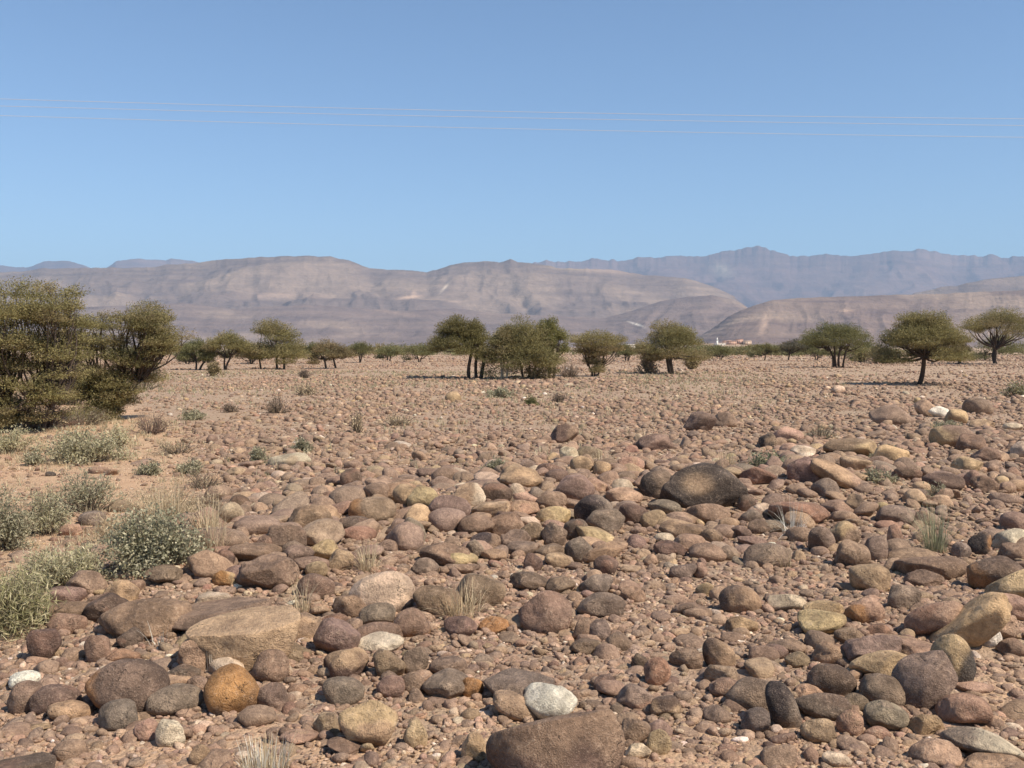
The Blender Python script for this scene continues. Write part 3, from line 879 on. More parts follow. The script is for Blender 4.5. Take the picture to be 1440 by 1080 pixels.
occ = np.zeros((GX, GY), bool)
def mark(x, y, a, b):
    i0, i1 = int((x - a + 21) / CELL), int((x + a + 21) / CELL) + 1; j0, j1 = int((y - b) / CELL), int((y + b) / CELL) + 1
    i0, j0 = max(i0, 0), max(j0, 0); i1, j1 = min(i1, GX), min(j1, GY)
    if i1 <= i0 or j1 <= j0: return
    X = (np.arange(i0, i1) + .5) * CELL - 21 - x; Y = (np.arange(j0, j1) + .5) * CELL - y
    occ[i0:i1, j0:j1] |= (X[:, None] / a) ** 2 + (Y[None] / b) ** 2 < 1
for (fx, fy, a, b, c) in FOOT:
    if fy < 38: mark(fx, fy, a * .85, b * .85)
def keep_prob(x, y):
    px, py = project(x, y, hgt(x, y)); s = sandiness(px, py, x, y)
    return px, py, s
def cols_of(rg, n, pal=LPAL, w=LW):
    c = pal[rg.choice(len(pal), n, p=w)] * rg.uniform(.78, 1.25, (n, 1)) * (1 + rg.uniform(-.07, .07, (n, 3)))
    mixw = rg.uniform(.2, .75, (n, 1)); mean = np.array([.335, .225, .157]) if pal is LPAL else np.array([.49, .335, .235])
    return c + (mean - c) * mixw
rg = np.random.default_rng(77)
ST = Stones()
def dart(n, d0, d1, lo, hi, level, ridge_only=False, power=2.2, sandk=.95):
    x, y = wedge(rg, n, d0, d1)
    sz = lo * (hi / lo) ** (rg.random(n) ** power)
    px, py, s = keep_prob(x, y)
    rh = ridge_h(x, y) / .26
    ok = rg.random(n) > s * sandk
    if ridge_only: ok &= rg.random(n) < np.clip(rh * 1.3, 0, 1)
    x, y, sz = x[ok], y[ok], sz[ok]
    order = np.argsort(-sz); keep = []
    for q in order:
        i, j = int((x[q] + 21) / CELL), int(y[q] / CELL)
        if 0 <= i < GX and 0 <= j < GY:
            if occ[i, j]: continue
            mark(x[q], y[q], sz[q] * .9, sz[q] * .9)
        keep.append(q)
    k = np.array(keep); x, y, sz = x[k], y[k], sz[k]
    ST.add(level, 'mamaa', x, y, hgt(x, y), sz, cols_of(rg, len(x)), rg)
    return len(x)
cnt = [dart(2000, 7.5, 19, .13, .26, 3, True, 1.2),
       dart(3200, 9, 22, .09, .20, 3, False, 2.0),
       dart(1150, 4.6, 9.5, .05, .12, 3),
       dart(34000, 4.6, 13, .018, .065, 2, power=1.5, sandk=.55),
       dart(27000, 9, 24, .03, .085, 2, power=1.7, sandk=.85)]
print('stones', cnt)
# mid field
def strew(n, d0, d1, lo, hi, level, power=2.0, sandk=.9, pal=LPAL, w=LW, patch=0.0):
    x, y = wedge(rg, n, d0, d1)
    sz = lo * (hi / lo) ** (rg.random(n) ** power)
    px, py, s = keep_prob(x, y)
    ok = rg.random(n) > s * sandk
    if patch: ok &= fb2(x / 9 + 3, y / 9, 61, 3) + rg.uniform(-.2, .2, n) > patch
    cl = fb2(x / 4.5, y / 7, 83, 3); ok &= cl + rg.uniform(-.3, .3, n) > .33; sz = sz * (.45 + 1.3 * cl ** 1.5)
    ok &= ~in_foot(x, y, sz)
    x, y, sz = x[ok], y[ok], sz[ok]
    ST.add(level, 'mamaa', x, y, hgt(x, y), sz, cols_of(rg, len(x), pal, w), rg)
strew(35000, 20, 36, .03, .19, 1, 2.8)
strew(40000, 34, 62, .035, .2, 1, 2.8)
strew(38000, 60, 150, .06, .24, 1, 2.4)
strew(16000, 150, 270, .14, .4, 1, 2.4)
o = ST.build('stones'); tag(o, 'loose brown and purplish stones covering the plain', kind='stuff')
# gravel between them
ST = Stones()
def grit(n, d0, d1, lo, hi, level, sandk):
    x, y = wedge(rg, n, d0, d1)
    sz = lo * (hi / lo) ** (rg.random(n) ** 1.8)
    px, py, s = keep_prob(x, y)
    cl = fb2(x * 1.7, y * 1.7, 71, 3)
    ok = (rg.random(n) > s * sandk) & (cl + rg.uniform(-.3, .3, n) > .36) & ~in_foot(x, y, sz)
    x, y, sz = x[ok], y[ok], sz[ok]
    ST.add(level, 'aamaa', x, y, hgt(x, y), sz, cols_of(rg, len(x), GPAL, GW), rg)
grit(88000, 4.6, 9, .007, .03, 1, .2)
grit(28000, 4.6, 8.5, .014, .05, 2, .15)
grit(52000, 8, 20, .012, .04, 1, .5)
o = ST.build('gravel'); tag(o, 'small pinkish gravel between the stones', kind='stuff')
# ------------------------------------------------------------------ trees
def leaf_quads(P, D, U, L, Wd):
    """narrow leaf sprays: centre P, long axis D, width axis U"""
    a = D * (L / 2)[:, None]; b = U * (Wd / 2)[:, None]
    V = np.stack([P - a, P + b, P + a, P - b], 1).reshape(-1, 3)
    return V, np.arange(len(P) * 4).reshape(-1, 4)
def unit(v): return v / (np.linalg.norm(v, axis=-1, keepdims=True) + 1e-9)
def foliage(rg, clumps, n, leaf, width, pal, up=.2, flat=.35, spray=6, fill=2.6):
    """clumps: (x, y, z, rx, ry, rz); sprays of small leaves, denser towards each clump's top and rim"""
    C = np.array(clumps); vol = (C[:, 3] * C[:, 4] * C[:, 5]) ** (2 / 3); ns = n // spray
    k = rg.choice(len(C), ns, p=vol / vol.sum())
    d = unit(rg.normal(size=(ns, 3))); d[:, 2] = np.where(d[:, 2] < 0, d[:, 2] * flat, d[:, 2])
    r = rg.random(ns) ** (1 / fill)
    S = C[k, :3] + d * r[:, None] * C[k, 3:]
    ctr = (C[:, :3] * vol[:, None]).sum(0) / vol.sum()
    out = unit((S - C[k, :3]) * np.array([1, 1, .5]) + .5 * (S - ctr) * np.array([1, 1, .15]) + 1e-6)
    dr = unit(out * .8 + rg.normal(0, .45, (ns, 3)) + np.array([0, 0, up]))
    t = (np.arange(spray) - spray / 2) / spray
    P = S[:, None] + dr[:, None] * (t[None, :, None] * leaf * 4) + rg.normal(0, leaf * .38, (ns, spray, 3))
    P = P.reshape(-1, 3); m = len(P)
    D = unit(np.repeat(dr, spray, 0) + rg.normal(0, .55, (m, 3)))
    U = unit(np.cross(D, rg.normal(size=(m, 3)) + np.array([0, 0, .6])))
    V, Q = leaf_quads(P, D, U, leaf * rg.uniform(.6, 1.5, m), width * rg.uniform(.6, 1.4, m))
    pl = np.array(pal)
    cc = pl[rg.integers(0, len(pl), len(C))][k]                      # each clump keeps to a hue
    c = np.repeat(cc, spray, 0) * rg.uniform(.7, 1.3, (m, 1)) + (pl[rg.integers(0, len(pl), m)] - np.repeat(cc, spray, 0)) * .4
    return V, Q, np.repeat(c, 4, 0)
def bent(rg, a, b, n=6, wob=.08, sag=0.0):
    a = np.array(a, float); b = np.array(b, float); t = np.linspace(0, 1, n)[:, None]
    L = np.linalg.norm(b - a)
    w = rg.normal(0, wob * L, 3) * np.array([1, 1, .4])
    return a + (b - a) * t + np.sin(t * math.pi) * (w + np.array([0, 0, sag * L])) + np.sin(t * 2 * math.pi) * rg.normal(0, wob * L * .4, 3)
OLV = [(.25, .215, .088), (.29, .245, .105), (.20, .180, .076), (.29, .23, .12)]
GRN = [(.185, .175, .075), (.150, .150, .068), (.215, .195, .085)]
DRY = [(.25, .19, .095), (.29, .22, .12), (.20, .16, .08)]
BRK = (.075, .055, .042)
def tree(name, label, bx, by, crown, stems, n, leaf, pal, seed, clumps=None, nc=16, bark=BRK, rz=.19, group='acacias of the plain', up=.2, twigs=40, dome=.5, cr=.32, trunk_r=.085):
    """crown: pixel box of the crown; stems: pixel offsets (base dx, fork px, fork py); depth follows the width"""
    rg = np.random.default_rng(seed); n = int(n * (1.6 if clumps else 3.4)); leaf *= .8
    if not clumps: ex = (crown[2] - crown[0]) * .075; crown = (crown[0] - ex, crown[1] - 4, crown[2] + ex, crown[3])
    g = ground_at(bx, by); D = g[1]; m = D / FPX
    root = empty(name, (g[0], g[1], float(hgt(g[0], g[1])) - .03))
    X = lambda px: (px - bx) * m
    Z = lambda py: (by - py) * m
    x0, y0, x1, y1 = crown; Rx = (x1 - x0) / 2 * m; H = (y1 - y0) * m; cx = X((x0 + x1) / 2); zt, zb = Z(y0), Z(y1)
    cl = []
    if clumps:
        for (px, py, rx, rzp) in clumps:
            r_ = rx * m
            for q in range(2):
                cl.append((X(px) + rg.normal(0, .1) * r_, rg.uniform(-.75, .75) * Rx * .7 * (1 if q else -.6), Z(py), r_, r_, rzp * m))
    else:
        nc = int(nc * 1.35)
        for q in range(nc):
            a = q * 2.39996 + rg.uniform(-.3, .3); r = math.sqrt((q + .5) / nc)
            ux, uy = r * math.cos(a), r * math.sin(a); rr = cr * Rx * rg.uniform(.55, 1.3); rzz = rz * H * rg.uniform(.8, 1.3)
            z = zt - rzz * .8 - dome * H * r * r - (rg.uniform(0, .5) * H if q % 3 == 0 else rg.uniform(0, .18) * H)
            cl.append((cx + ux * (Rx - rr * .85), uy * (Rx - rr) * .9, max(z, zb + rzz * .4), rr, rr, rzz))
    tb = MB()
    forks = []
    for (dx, fx, fy) in stems:
        f = np.array([X(fx), rg.uniform(-.15, .15) * Rx, Z(fy)])
        b0 = np.array([dx * m, rg.uniform(-.1, .1), -.15])
        tb.tube(bent(rg, b0, f, 8, .05), np.linspace(trunk_r * 1.25, trunk_r * .8, 8) * rg.uniform(.85, 1.1), 8, bark); forks.append(f)
    for c in cl:
        f = min(forks, key=lambda q: abs(q[0] - c[0]) + .5 * abs(q[1] - c[1]))
        e = np.array(c[:3]) + rg.normal(0, .1, 3) * np.array(c[3:])
        lim = bent(rg, f - np.array([0, 0, rg.uniform(0, .12) * H]), e, 7, .07, -.08)
        tb.tube(lim, np.linspace(trunk_r * .62, .014, 7), 5, np.array(bark) * rg.uniform(.9, 1.3))
        for s in range(max(1, twigs // len(cl))):
            d = unit(rg.normal(size=3)) * np.array(c[3:]) * rg.uniform(.6, 1.05); d[2] = abs(d[2]) * .8 if rg.random() < .75 else d[2]
            st = lim[rg.integers(3, 7)]
            tb.tube(bent(rg, st, np.array(c[:3]) + d, 4, .06), np.linspace(.016, .005, 4), 3, np.array(bark) * rg.uniform(1.0, 1.8))
    for s in range(twigs // 9):                        # bare dead twigs standing out of the crown
        c = cl[rg.integers(0, len(cl))]; st = np.array(c[:3]); d = unit(rg.normal(size=3) + np.array([0, 0, 1.2]))
        tb.tube(bent(rg, st, st + d * np.array(c[3:]) * rg.uniform(1.05, 1.45), 5, .08), np.linspace(.009, .003, 5), 3, np.array(bark) * 1.7)
    tb.build('trunk', M_BARK, root)
    V, Q, C = foliage(rg, cl, n, leaf, leaf * .34, pal, up)
    mesh_obj('crown', V, Q, M_LEAF, root, attrs={'col': C}, smooth=False)
    return tag(root, label, 'tree', group)
AC = 'acacia_tree'
def filled(outline, n, r0, r1, seed):
    """clumps spread through a crown outline given as (y, x0, x1) rows"""
    rg = np.random.default_rng(seed); o = np.array(outline, float); out = []
    while len(out) < n:
        y = rg.uniform(o[0, 0], o[-1, 0]); a, b = np.interp(y, o[:, 0], o[:, 1]), np.interp(y, o[:, 0], o[:, 2])
        r = rg.uniform(r0, r1); x = rg.uniform(a + r * .7, max(b - r * .7, a + r * .7 + 1))
        if any(abs(x - q[0]) < (r + q[2]) * .36 and abs(y - q[1]) < (r + q[2]) * .2 for q in out) and rg.random() < .6: continue
        out.append((x, y, r, r * rg.uniform(.5, .75)))
    return out
tree(AC, 'big bushy acacia cut off by the left edge, tallest of all the trees', 22, 606, (-110, 387, 122, 560), [(-30, -40, 540), (0, 10, 550), (10, 50, 550), (34, 80, 550)], 90000, .066, OLV, 1,
     clumps=filled([(400, -110, 112), (420, -110, 120), (455, -110, 118), (478, -110, 112), (510, -110, 112), (560, -110, 100), (598, -90, 84)], 74, 18, 40, 5) + [(98, 430, 24, 14), (104, 452, 26, 15), (100, 474, 26, 15), (98, 498, 26, 16), (92, 524, 26, 16), (84, 552, 26, 16)] * 2, twigs=320, trunk_r=.05)
tree(AC, 'bushy acacia narrowing to its base, right of the big one at the left edge', 146, 590, (104, 430, 260, 575), [(-4, 130, 535), (0, 148, 530), (5, 170, 535), (8, 195, 520)], 84000, .058, OLV, 2,
     clumps=filled([(440, 116, 246), (460, 104, 260), (490, 102, 258), (515, 102, 240), (540, 104, 210), (562, 112, 184), (586, 122, 172)], 70, 14, 30, 6), twigs=280, trunk_r=.045)
tree(AC, 'low dark acacia just beyond the right side of the bushy left-hand one', 276, 520, (250, 476, 312, 514), [(0, 275, 503), (4, 290, 500)], 5000, .15, GRN, 3, nc=10)
tree(AC, 'slanting low acacia between the low dark one and the rounder one', 316, 520, (286, 468, 352, 508), [(0, 318, 498), (1, 325, 496)], 6000, .14, OLV, 4, nc=11, dome=.4)
tree(AC, 'rounded acacia with a tall domed crown, left third of the view', 391, 519, (338, 449, 432, 512), [(0, 388, 497), (8, 398, 495), (-24, 365, 497)], 12000, .15, OLV, 5, nc=20, dome=.6)
tree(AC, 'thin twiggy brownish acacia right of the tall domed one', 473, 518, (432, 477, 498, 512), [(0, 468, 500), (-14, 455, 500)], 4800, .14, DRY, 6, nc=11, twigs=80)
tree(AC, 'small umbrella-shaped acacia standing far off between two clumps', 505, 510, (488, 482, 525, 502), [(0, 504, 498), (1, 508, 496)], 2400, .17, GRN, 7, nc=9, dome=.25, rz=.3)
tree(AC, 'dark two-trunked acacia at the left end of the middle clump', 662, 533, (602, 441, 694, 506), [(-1, 664, 484), (9, 668, 482), (14, 680, 492)], 16000, .105, [(.19, .16, .065), (.22, .19, .075), (.16, .14, .06)], 8, nc=20, dome=.55, trunk_r=.1)
tree(AC, 'broad acacia in the middle of the clump, its foliage reaching the ground', 742, 533, (676, 443, 790, 530), [(-6, 730, 498), (0, 745, 495), (6, 760, 500)], 22000, .10, OLV, 9, nc=26, dome=.55, rz=.2, trunk_r=.07, twigs=80)
tree(AC, 'acacia with pale bare stems, half behind the broad one of the clump', 708, 533, (684, 455, 735, 512), [(-4, 704, 498), (0, 709, 496), (4, 716, 498)], 6000, .11, OLV, 10, nc=9, bark=(.34, .29, .22), trunk_r=.055)
tree(AC, 'greener acacia with a dark trunk at the right end of the middle clump', 773, 533, (742, 449, 802, 510), [(0, 776, 498), (3, 782, 497)], 8000, .11, [(.23, .21, .075), (.26, .235, .085), (.19, .18, .07)], 11, nc=13, trunk_r=.09)
tree(AC, 'funnel-shaped yellowish acacia right of the middle clump', 836, 529, (798, 461, 882, 526), [(-3, 826, 508), (0, 838, 505), (3, 848, 508)], 20000, .11, DRY[:2] + OLV[:2], 12, clumps=[(826, 484, 22, 11), (852, 482, 22, 11), (838, 496, 20, 12), (838, 508, 16, 10), (838, 520, 13, 8), (815, 478, 20, 10), (840, 472, 24, 9), (865, 478, 18, 9), (822, 492, 18, 9), (848, 490, 20, 9), (868, 490, 13, 7), (832, 506, 14, 9), (842, 516, 11, 8)], trunk_r=.06)
tree(AC, 'flat-topped acacia with a forked trunk, standing alone right of the centre', 946, 526, (889, 452, 995, 508), [(0, 944, 494), (-2, 936, 492)], 17000, .12, OLV, 13, nc=22, dome=.6, rz=.18, trunk_r=.12)
tree(AC, 'small grey-green acacia far off left of the darker small one', 1075, 507, (1054, 484, 1098, 502), [(0, 1075, 497)], 2200, .2, GRN, 14, nc=8, dome=.4)
tree(AC, 'small dark acacia far off beside the multi-stemmed one', 1109, 507, (1088, 480, 1140, 501), [(0, 1110, 495)], 2600, .2, [(.13, .115, .075), (.155, .135, .085)], 15, nc=9, dome=.35)
tree(AC, 'dark green acacia with several thin stems, right of the small dark one', 1172, 517, (1126, 450, 1224, 500), [(0, 1165, 487), (4, 1172, 486), (8, 1180, 486), (14, 1190, 488)], 13000, .14, GRN, 16, nc=20, dome=.45, trunk_r=.09, twigs=80)
tree(AC, 'broad acacia with one straight bare trunk, nearest on the right', 1292, 541, (1231, 435, 1362, 510), [(0, 1294, 494)], 30000, .085, OLV, 17, nc=30, dome=.6, rz=.16, trunk_r=.105, twigs=90)
tree(AC, 'umbrella acacia with an open Y-shaped fork, cut by the right edge', 1399, 512, (1355, 436, 1450, 478), [(0, 1398, 487), (2, 1402, 485)], 12000, .16, OLV, 18, nc=20, dome=.3, rz=.28, trunk_r=.2, twigs=60)
tree(AC, 'low green acacia behind the Y-forked one at the right', 1385, 507, (1362, 473, 1440, 505), [(0, 1385, 495)], 3500, .2, GRN, 19, nc=10)
tree(AC, 'small dark acacia peeping out between the nearest right one and the Y-forked one', 1349, 512, (1334, 480, 1364, 506), [(0, 1349, 498), (3, 1352, 498)], 1600, .18, DRY, 20, nc=6, trunk_r=.16)

for q, (lb, x, by_, y0, w, pal_) in enumerate([
    ('tiny far acacia in the gap left of the slanting low acacia', 262, 512, 484, 40, GRN), ('low far acacia behind the foot of the tall domed one, on its left', 352, 512, 478, 56, OLV),
    ('low far acacia between the tall domed one and the twiggy brownish one', 438, 512, 482, 44, GRN), ('tiny far acacia right of the small umbrella-shaped one', 545, 508, 489, 40, GRN),
    ('low far tree left of the middle clump, nearest to it', 588, 509, 485, 52, GRN), ('tiny far tree between the funnel-shaped and the flat-topped acacias', 880, 508, 486, 30, GRN),
    ('low far tree right of the flat-topped acacia', 1012, 507, 488, 48, GRN), ('low far tree behind the multi-stemmed acacia, on its left', 1146, 507, 484, 44, GRN),
    ('low far bush-like tree right of the multi-stemmed acacia', 1216, 508, 482, 48, GRN)]):
    tree(AC, lb, x, by_, (x - w / 2, y0, x + w / 2, by_ - 3), [(0, x, by_ - 7), (2, x + 4, by_ - 6)], 1500, .22, pal_, 60 + q, nc=9, twigs=20, dome=.4)

# ------------------------------------------------------------------ shrubs, tufts
def shrub(label, bx, by, w, h, n, leaf, wid, pal, seed, kind='leafy', stems=40, cat='shrub', group='shrubs of the plain', name='shrub', depth=.75, stemcol=(.22, .17, .12)):
    rg = np.random.default_rng(seed)
    g = ground_at(bx, by - h * .10); m = g[1] / FPX; W, H = w / 2 * m, h * m
    root = empty(name, (g[0], g[1], float(hgt(g[0], g[1])) - .01))
    sb = MB(); P = []; Dr = []
    pal = np.array(pal)
    for s in range(stems):
        a = rg.uniform(0, 6.283); r = math.sqrt(rg.random()) * (1 + .3 * math.sin(3 * a + seed))
        tip = np.array([math.cos(a) * r * W, math.sin(a) * r * W * depth, H * (math.sqrt(max(.04, 1 - .8 * r * r))) * rg.uniform(.5, 1.2)])
        st = np.array([math.cos(a) * r * W * .35, math.sin(a) * r * W * .35 * depth, 0])
        line = bent(rg, st, tip, 6, .07, .06)
        sb.tube(line, np.linspace(max(.0045, .0011 * g[1] * .4), .0018, 6), 3, np.array(stemcol) * rg.uniform(.7, 1.4))
        k = max(1, n // stems); t = rg.uniform(.25, 1.0, k) ** .8 * 5
        i = np.minimum(t.astype(int), 4); f = (t - i)[:, None]
        P.append(line[i] * (1 - f) + line[i + 1] * f + rg.normal(0, .10 * min(W, H) + leaf * .4, (k, 3)) * np.array([1, 1, .7])); Dr.append(np.repeat((tip - st)[None], k, 0))
    if kind == 'leafy' or n:
        P = np.concatenate(P); Dr = unit(np.concatenate(Dr)); k = len(P); P[:, 2] = np.maximum(P[:, 2], .01)
        D = unit(Dr * .5 + rg.normal(0, .7, (k, 3))); U = unit(np.cross(D, rg.normal(size=(k, 3))))
        V, Q = leaf_quads(P, D, U, leaf * rg.uniform(.6, 1.5, k), wid * rg.uniform(.6, 1.4, k))
        c = pal[rg.integers(0, len(pal), k)] * rg.uniform(.75, 1.3, (k, 1))
        mesh_obj('foliage', V, Q, M_LEAF, root, attrs={'col': np.repeat(c, 4, 0)}, smooth=False)
    sb.build('stem', M_GRASS, root)
    return tag(root, label, cat, group)
def blades(rg, n, W, H, wid, spread, pal, curl=.5):
    a = rg.uniform(0, 6.283, n); r = np.sqrt(rg.random(n)) * W * .3
    b = np.stack([np.cos(a) * r, np.sin(a) * r, np.zeros(n)], -1)
    ln = H * rg.uniform(.55, 1.1, n); th = np.abs(rg.normal(0, spread, n)); az = a + rg.normal(0, .6, n)
    V = []; t = np.linspace(0, 1, 5)
    side = np.stack([-np.sin(az), np.cos(az), np.zeros(n)], -1)
    for q in t:
        ang = th * (1 - curl + 2 * curl * q)
        p = b + np.stack([np.cos(az) * np.sin(ang), np.sin(az) * np.sin(ang), np.cos(ang)], -1) * (ln * q)[:, None]
        hw = wid * (1 - q * .85) / 2
        V += [p - side * hw, p + side * hw]
    V = np.stack(V, 1)
    base = np.arange(n)[:, None] * 10
    Q = np.concatenate([base + np.array([2 * i, 2 * i + 1, 2 * i + 3, 2 * i + 2]) for i in range(4)])
    pal = np.array(pal); c = pal[rg.integers(0, len(pal), n)] * rg.uniform(.75, 1.25, (n, 1))
    return V.reshape(-1, 3), Q, np.repeat(c, 10, 0)
STRAW = [(.56, .44, .27), (.64, .52, .34), (.46, .35, .22)]
WHT = [(.60, .56, .46), (.68, .63, .54)]
GG = [(.26, .27, .16), (.32, .31, .19), (.40, .36, .23)]
def tuft(label, bx, by, w, h, n, pal, seed, spread=.55, wid=.006, curl=.4, name='grass_tuft', group='grass tufts among the stones'):
    rg = np.random.default_rng(seed); g = ground_at(bx, by - 2); m = g[1] / FPX
    V, Q, C = blades(rg, n, w * m, h * m * 1.15, max(wid, .00045 * g[1]), spread, pal, curl)
    o = mesh_obj(name, V, Q, M_GRASS, None, (g[0], g[1], float(hgt(g[0], g[1])) - .01), {'col': C})
    return tag(o, label, 'grass tuft', group)
SAGE = [(.33, .30, .19), (.40, .36, .24), (.26, .24, .15)]
PALE = [(.47, .42, .25), (.40, .37, .21), (.53, .46, .30)]
LEAFY = [(.30, .28, .175), (.40, .365, .24), (.22, .21, .13), (.47, .42, .28)]
BRN = [(.25, .18, .13), (.30, .22, .16), (.20, .15, .11)]
shrub('round leafy grey-green bush among the straw, right behind the first boulders', 214, 806, 150, 78, 8500, .026, .017, LEAFY, 101, stems=110)
shrub('pale feathery shrub left of the round leafy bush', 92, 828, 150, 54, 5200, .045, .008, PALE, 102, stems=110)
shrub('dark grey-green shrub cut off by the left edge, above the pale feathery one', 2, 782, 92, 84, 5200, .04, .012, SAGE, 103, stems=90)
shrub('greyish low shrub right of the dark one at the left edge', 66, 758, 78, 62, 2600, .045, .012, SAGE + PALE, 104, stems=60)
shrub('bright green feathery grass clump at the left edge, nearest plant to the viewer', 14, 898, 130, 86, 5200, .075, .007, [(.27, .25, .12), (.36, .32, .17), (.50, .43, .26)], 105, stems=150)
shrub('grey twiggy shrub behind the smooth dark stone on the sand', 122, 726, 110, 56, 2600, .045, .013, SAGE, 106, stems=70)
shrub('pale green wide shrub on the bare sand below the left-hand acacias', 118, 654, 120, 44, 5200, .06, .02, PALE + SAGE, 107, stems=110)
shrub('pale yellowish shrub at the left edge beside the wide pale green one', 16, 640, 92, 34, 2800, .06, .016, PALE, 108, stems=70)
shrub('small green shrub in front of the pale ones on the sand', 47, 657, 32, 22, 900, .05, .02, SAGE, 109, stems=30)
shrub('small pale shrub at the right end of the wide pale green one', 166, 632, 44, 30, 1200, .06, .016, PALE, 110, stems=40)
shrub('dense straw-coloured bush behind the round leafy one', 235, 745, 130, 60, 2600, .06, .006, STRAW, 111, stems=170, stemcol=(.46, .36, .23))
shrub('dry straw clump left of the round leafy bush', 158, 764, 60, 40, 900, .06, .006, STRAW, 112, stems=70, stemcol=(.46, .36, .23))
shrub('brown withered bush right of the dense straw-coloured one', 297, 726, 44, 34, 700, .05, .008, BRN + STRAW, 113, stems=70, stemcol=(.28, .2, .14))
shrub('bare reddish brown brush under the big acacia at the left edge', 62, 606, 90, 44, 1500, .07, .010, BRN, 114, stems=130, stemcol=(.27, .18, .14))
shrub('brown dry brush in the shade between the two bushy acacias', 92, 580, 110, 104, 9000, .07, .018, BRN + DRY + OLV[:1], 115, stems=170)
shrub('green-brown brush at the left edge below the big acacia', -6, 600, 80, 52, 2600, .07, .018, DRY + OLV[:1], 116, stems=70)
shrub('grey dry shrub at the foot of the narrow-based acacia', 118, 600, 90, 26, 1500, .06, .010, SAGE + BRN, 117, stems=80)
shrub('reddish dry shrub right of the narrow-based acacia', 212, 612, 70, 30, 900, .07, .010, BRN, 118, stems=80, stemcol=(.27, .19, .15))
shrub('low tan bush right of the bushy left acacia', 200, 552, 60, 40, 1800, .08, .02, SAGE + DRY, 119, stems=50)
mid = [('dark little bush in front of the slanting low acacia', 299, 531, 22, 18, DRY, 0), ('green cushion plant left of the dark low one', 270, 592, 40, 14, SAGE, 0),
       ('dark brown low bush right of the green cushion plants', 323, 581, 26, 12, BRN, 1), ('reddish thin shrub in the middle distance on the left', 388, 584, 40, 28, BRN, 1),
       ('grey-green plant just left of the flat cream slab', 363, 655, 24, 24, SAGE, 0), ('green low plant just beyond the flat cream slab', 424, 637, 34, 18, SAGE, 0),
       ('dark green plant on the sand edge, left of its twin', 211, 670, 36, 18, SAGE, 0), ('grey-green plant on the sand edge, right of its twin', 268, 668, 38, 18, SAGE, 0),
       ('brownish dry clump beyond the dense straw bush', 285, 690, 60, 30, BRN + STRAW, 1), ('straw patch below the reddish dry shrub', 250, 640, 80, 22, STRAW, 1),
       ('pale dry shrub standing alone in the left middle distance', 502, 612, 24, 30, STRAW, 1), ('yellowish dry patch beyond the far yellow rock on its left', 560, 600, 60, 16, STRAW, 1),
       ('green plant right of the lone dark cleft rock, in front of the ridge', 697, 664, 34, 16, SAGE, 0), ('dry brush left of the flat-topped acacia trunk', 913, 529, 30, 32, BRN + DRY, 0),
       ('dark bush right of the flat-topped acacia trunk', 972, 522, 26, 26, DRY, 0), ('brown low bush beside the middle clump on its right', 800, 533, 40, 22, BRN, 1),
       ('dark low bush at the foot of the broad clump acacia', 752, 536, 44, 22, DRY, 0), ('yellow-green brush behind the multi-stemmed acacia', 1212, 512, 34, 24, OLV, 0),
       ('dry brush between the multi-stemmed acacia and the straight-trunked one', 1236, 514, 40, 20, BRN, 1), ('pale green low bush at the right edge in the middle distance', 1430, 560, 44, 22, SAGE + OLV[:1], 0),
       ('green low plant right of the big patched boulder', 1078, 662, 70, 22, [(.19, .2, .12), (.24, .24, .15)], 0), ('grey-green small plant beyond the long reddish boulder', 1235, 680, 46, 18, SAGE, 0),
       ('thin grey plant between the dark elongated stone and the orange-faced one', 1318, 704, 46, 20, SAGE, 1), ('grassy green patch far right beyond the dark elongated stone', 1332, 608, 50, 14, SAGE, 0),
       ('thin grey plant left of the far purplish boulder', 1155, 622, 50, 26, SAGE, 1), ('olive plant beyond the tan pointed boulder', 1250, 645, 44, 16, SAGE, 0),
       ('dry yellowish shrub in the left middle distance beyond the reddish thin one', 430, 558, 40, 18, STRAW, 1), ('small brown bush far off below the thin twiggy acacia', 428, 535, 20, 14, BRN, 1),
       ('green-grey low bush in front of the middle clump', 700, 560, 50, 12, SAGE, 0), ('small dark green bush in front of the funnel-shaped acacia', 747, 571, 14, 10, GRN, 0),
       ('brown withered bush right of the small dark green one in front of the clump', 785, 568, 30, 14, BRN, 1)]
for q, (lb, x, y, w, h, pal, dry) in enumerate(mid):
    D = ground_at(x, y)[1]; lf = max(.05, .0028 * D)
    shrub(lb, x, y, w, h, 420 if dry else 900, lf, lf * (.2 if dry else .4), pal, 200 + q, stems=70 if dry else 40)
tuft('dry straw tuft between the brown boulders right of the cream pitted boulder', 650, 868, 90, 46, 240, STRAW, 301, .8)
tuft('white dead grass tuft with long thin blades before the long reddish boulder', 1115, 754, 44, 46, 60, WHT, 302, .8)
tuft('grey-green tuft standing between blocks left of the orange-faced stone', 1316, 778, 50, 62, 190, GG, 303, .35)
tuft('upright straw tuft at the right back of the big patched boulder', 1021, 664, 44, 34, 150, STRAW, 304, .3)
tuft('straw tuft on the ridge above the cream pitted boulder', 516, 806, 40, 40, 130, STRAW, 305, .45)
tuft('thin dry grass left of the cream pitted boulder', 424, 862, 44, 46, 70, STRAW, 306, .5)
tuft('small twiggy grey tuft beside the broad ridge boulder', 396, 826, 34, 22, 90, GG, 307, .6)
tuft('white dead sprig behind the rusty-faced dark boulder', 226, 908, 50, 30, 16, WHT, 308, .9, .009)
tuft('pale straw grass growing at the lower edge of the view', 372, 1092, 110, 46, 210, WHT + STRAW, 309, .25)
tuft('few white stalks behind the bright orange boulder', 296, 950, 22, 34, 9, WHT, 310, .35)
tuft('small pale tuft beyond the tan pointed boulder', 1108, 622, 36, 26, 110, STRAW, 311, .5)
tuft('straw tuft among the ridge rocks left of the big patched boulder', 850, 660, 60, 26, 130, STRAW, 312, .5)
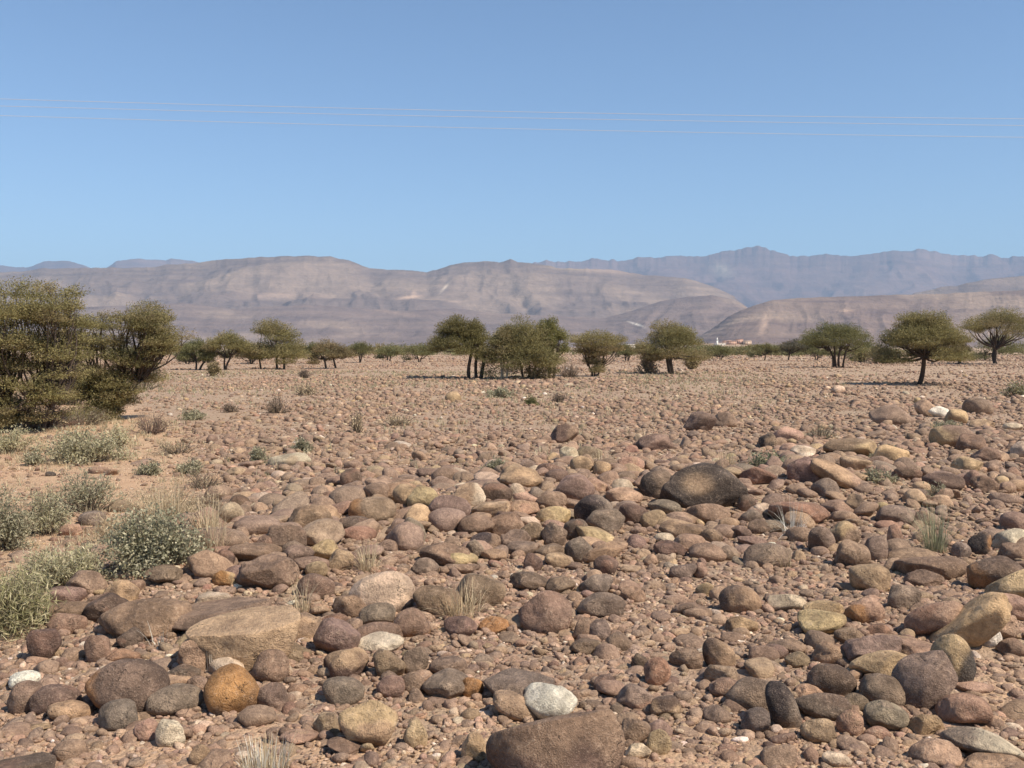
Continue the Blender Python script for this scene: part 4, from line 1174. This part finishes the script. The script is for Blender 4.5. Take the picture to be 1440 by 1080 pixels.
tuft('thin straw tuft on the large flat purplish stone right of centre', 1100, 800, 40, 40, 40, STRAW, 313, .6)
tuft('pale dry tuft at the left end of the rocky ridge', 300, 775, 60, 44, 150, STRAW, 314, .55)
tuft('straw grass right of the round leafy bush', 292, 752, 60, 50, 180, STRAW, 315, .45)
tuft('tall thin straw behind the round leafy bush', 236, 746, 90, 66, 170, STRAW, 316, .3)

# low dead grass too sparse and fine to count, on the sand and among the mid-field stones
rg = np.random.default_rng(909); GV = []; GQ = []; GC = []; gn = 0
def wisps(n, d0, d1, nb, H, pal, test):
    global gn
    x, y = wedge(rg, n, d0, d1); px, py, s = keep_prob(x, y); ok = test(px, py, s, x, y) & ~in_foot(x, y, .02)
    for a, b in zip(x[ok], y[ok]):
        V, Q, C = blades(rg, nb, .22, H * rg.uniform(.6, 1.4), max(.005, .0006 * b), .6, pal)
        GV.append(V + np.array([a, b, float(0)])); GQ.append(Q + gn); GC.append(C); gn += len(V)
        GV[-1][:, 2] += hgt(a, b)
wisps(5200, 8, 26, 16, .12, STRAW + GG[2:], lambda px, py, s, x, y: (s > .35) & (px < 340) & (fb2(x / 1.6, y / 1.6, 5, 3) > .43))
wisps(9000, 16, 80, 10, .15, STRAW + GG + BRN[:1], lambda px, py, s, x, y: (fb2(x / 5, y / 5, 15, 3) > .46) & (px < 900 + 400 * rg.random(len(x))))
o = mesh_obj('dry_grass', np.concatenate(GV), np.concatenate(GQ), M_GRASS, attrs={'col': np.concatenate(GC)}); tag(o, 'low straw-coloured dead grass', kind='stuff')

# the far belt of scrub that reads as one mass
cl = []
for x, y, w, h in [(548, 503, 44, 10), (580, 504, 46, 14), (600, 503, 30, 10), (885, 502, 30, 12), (1010, 502, 60, 11), (1045, 502, 40, 10), (1135, 503, 40, 17), (1225, 502, 30, 10), (1440, 503, 60, 16),
                   (470, 504, 40, 10), (525, 503, 60, 13), (560, 503, 70, 13), (1030, 502, 90, 13), (1100, 502, 80, 13), (330, 505, 90, 11), (470, 504, 70, 12), (620, 503, 60, 10), (1000, 502, 70, 9), (1075, 502, 90, 9), (1170, 502, 90, 9), (1270, 503, 80, 9), (410, 505, 60, 9), (860, 502, 60, 9), (240, 506, 50, 12), (645, 503, 40, 8), (975, 502, 40, 14), (700, 503, 60, 8), (1320, 503, 60, 12), (820, 503, 40, 8), (180, 506, 60, 12), (1500, 503, 60, 14), (-40, 506, 80, 12), (1090, 502, 40, 8)]:
    for q in range(14):
        D = rg.uniform(215, 330); h *= 1.03; m = D / FPX; px = x + rg.uniform(-.5, .5) * w; X = (px - 720) * m; hh = h * m * rg.uniform(.5, 1.0)
        cl.append((X, D, float(hgt(X, D)) + hh * .45, w * m * .22, w * m * .2, hh * .5))
V, Q, C = foliage(rg, cl, 110000, .42, .18, GRN + DRY[:1], .3, 1.0)
o = mesh_obj('distant_scrub', V, Q, M_LEAF, attrs={'col': C}, smooth=False); tag(o, 'far belt of grey-green scrub at the edge of the plain', kind='stuff')
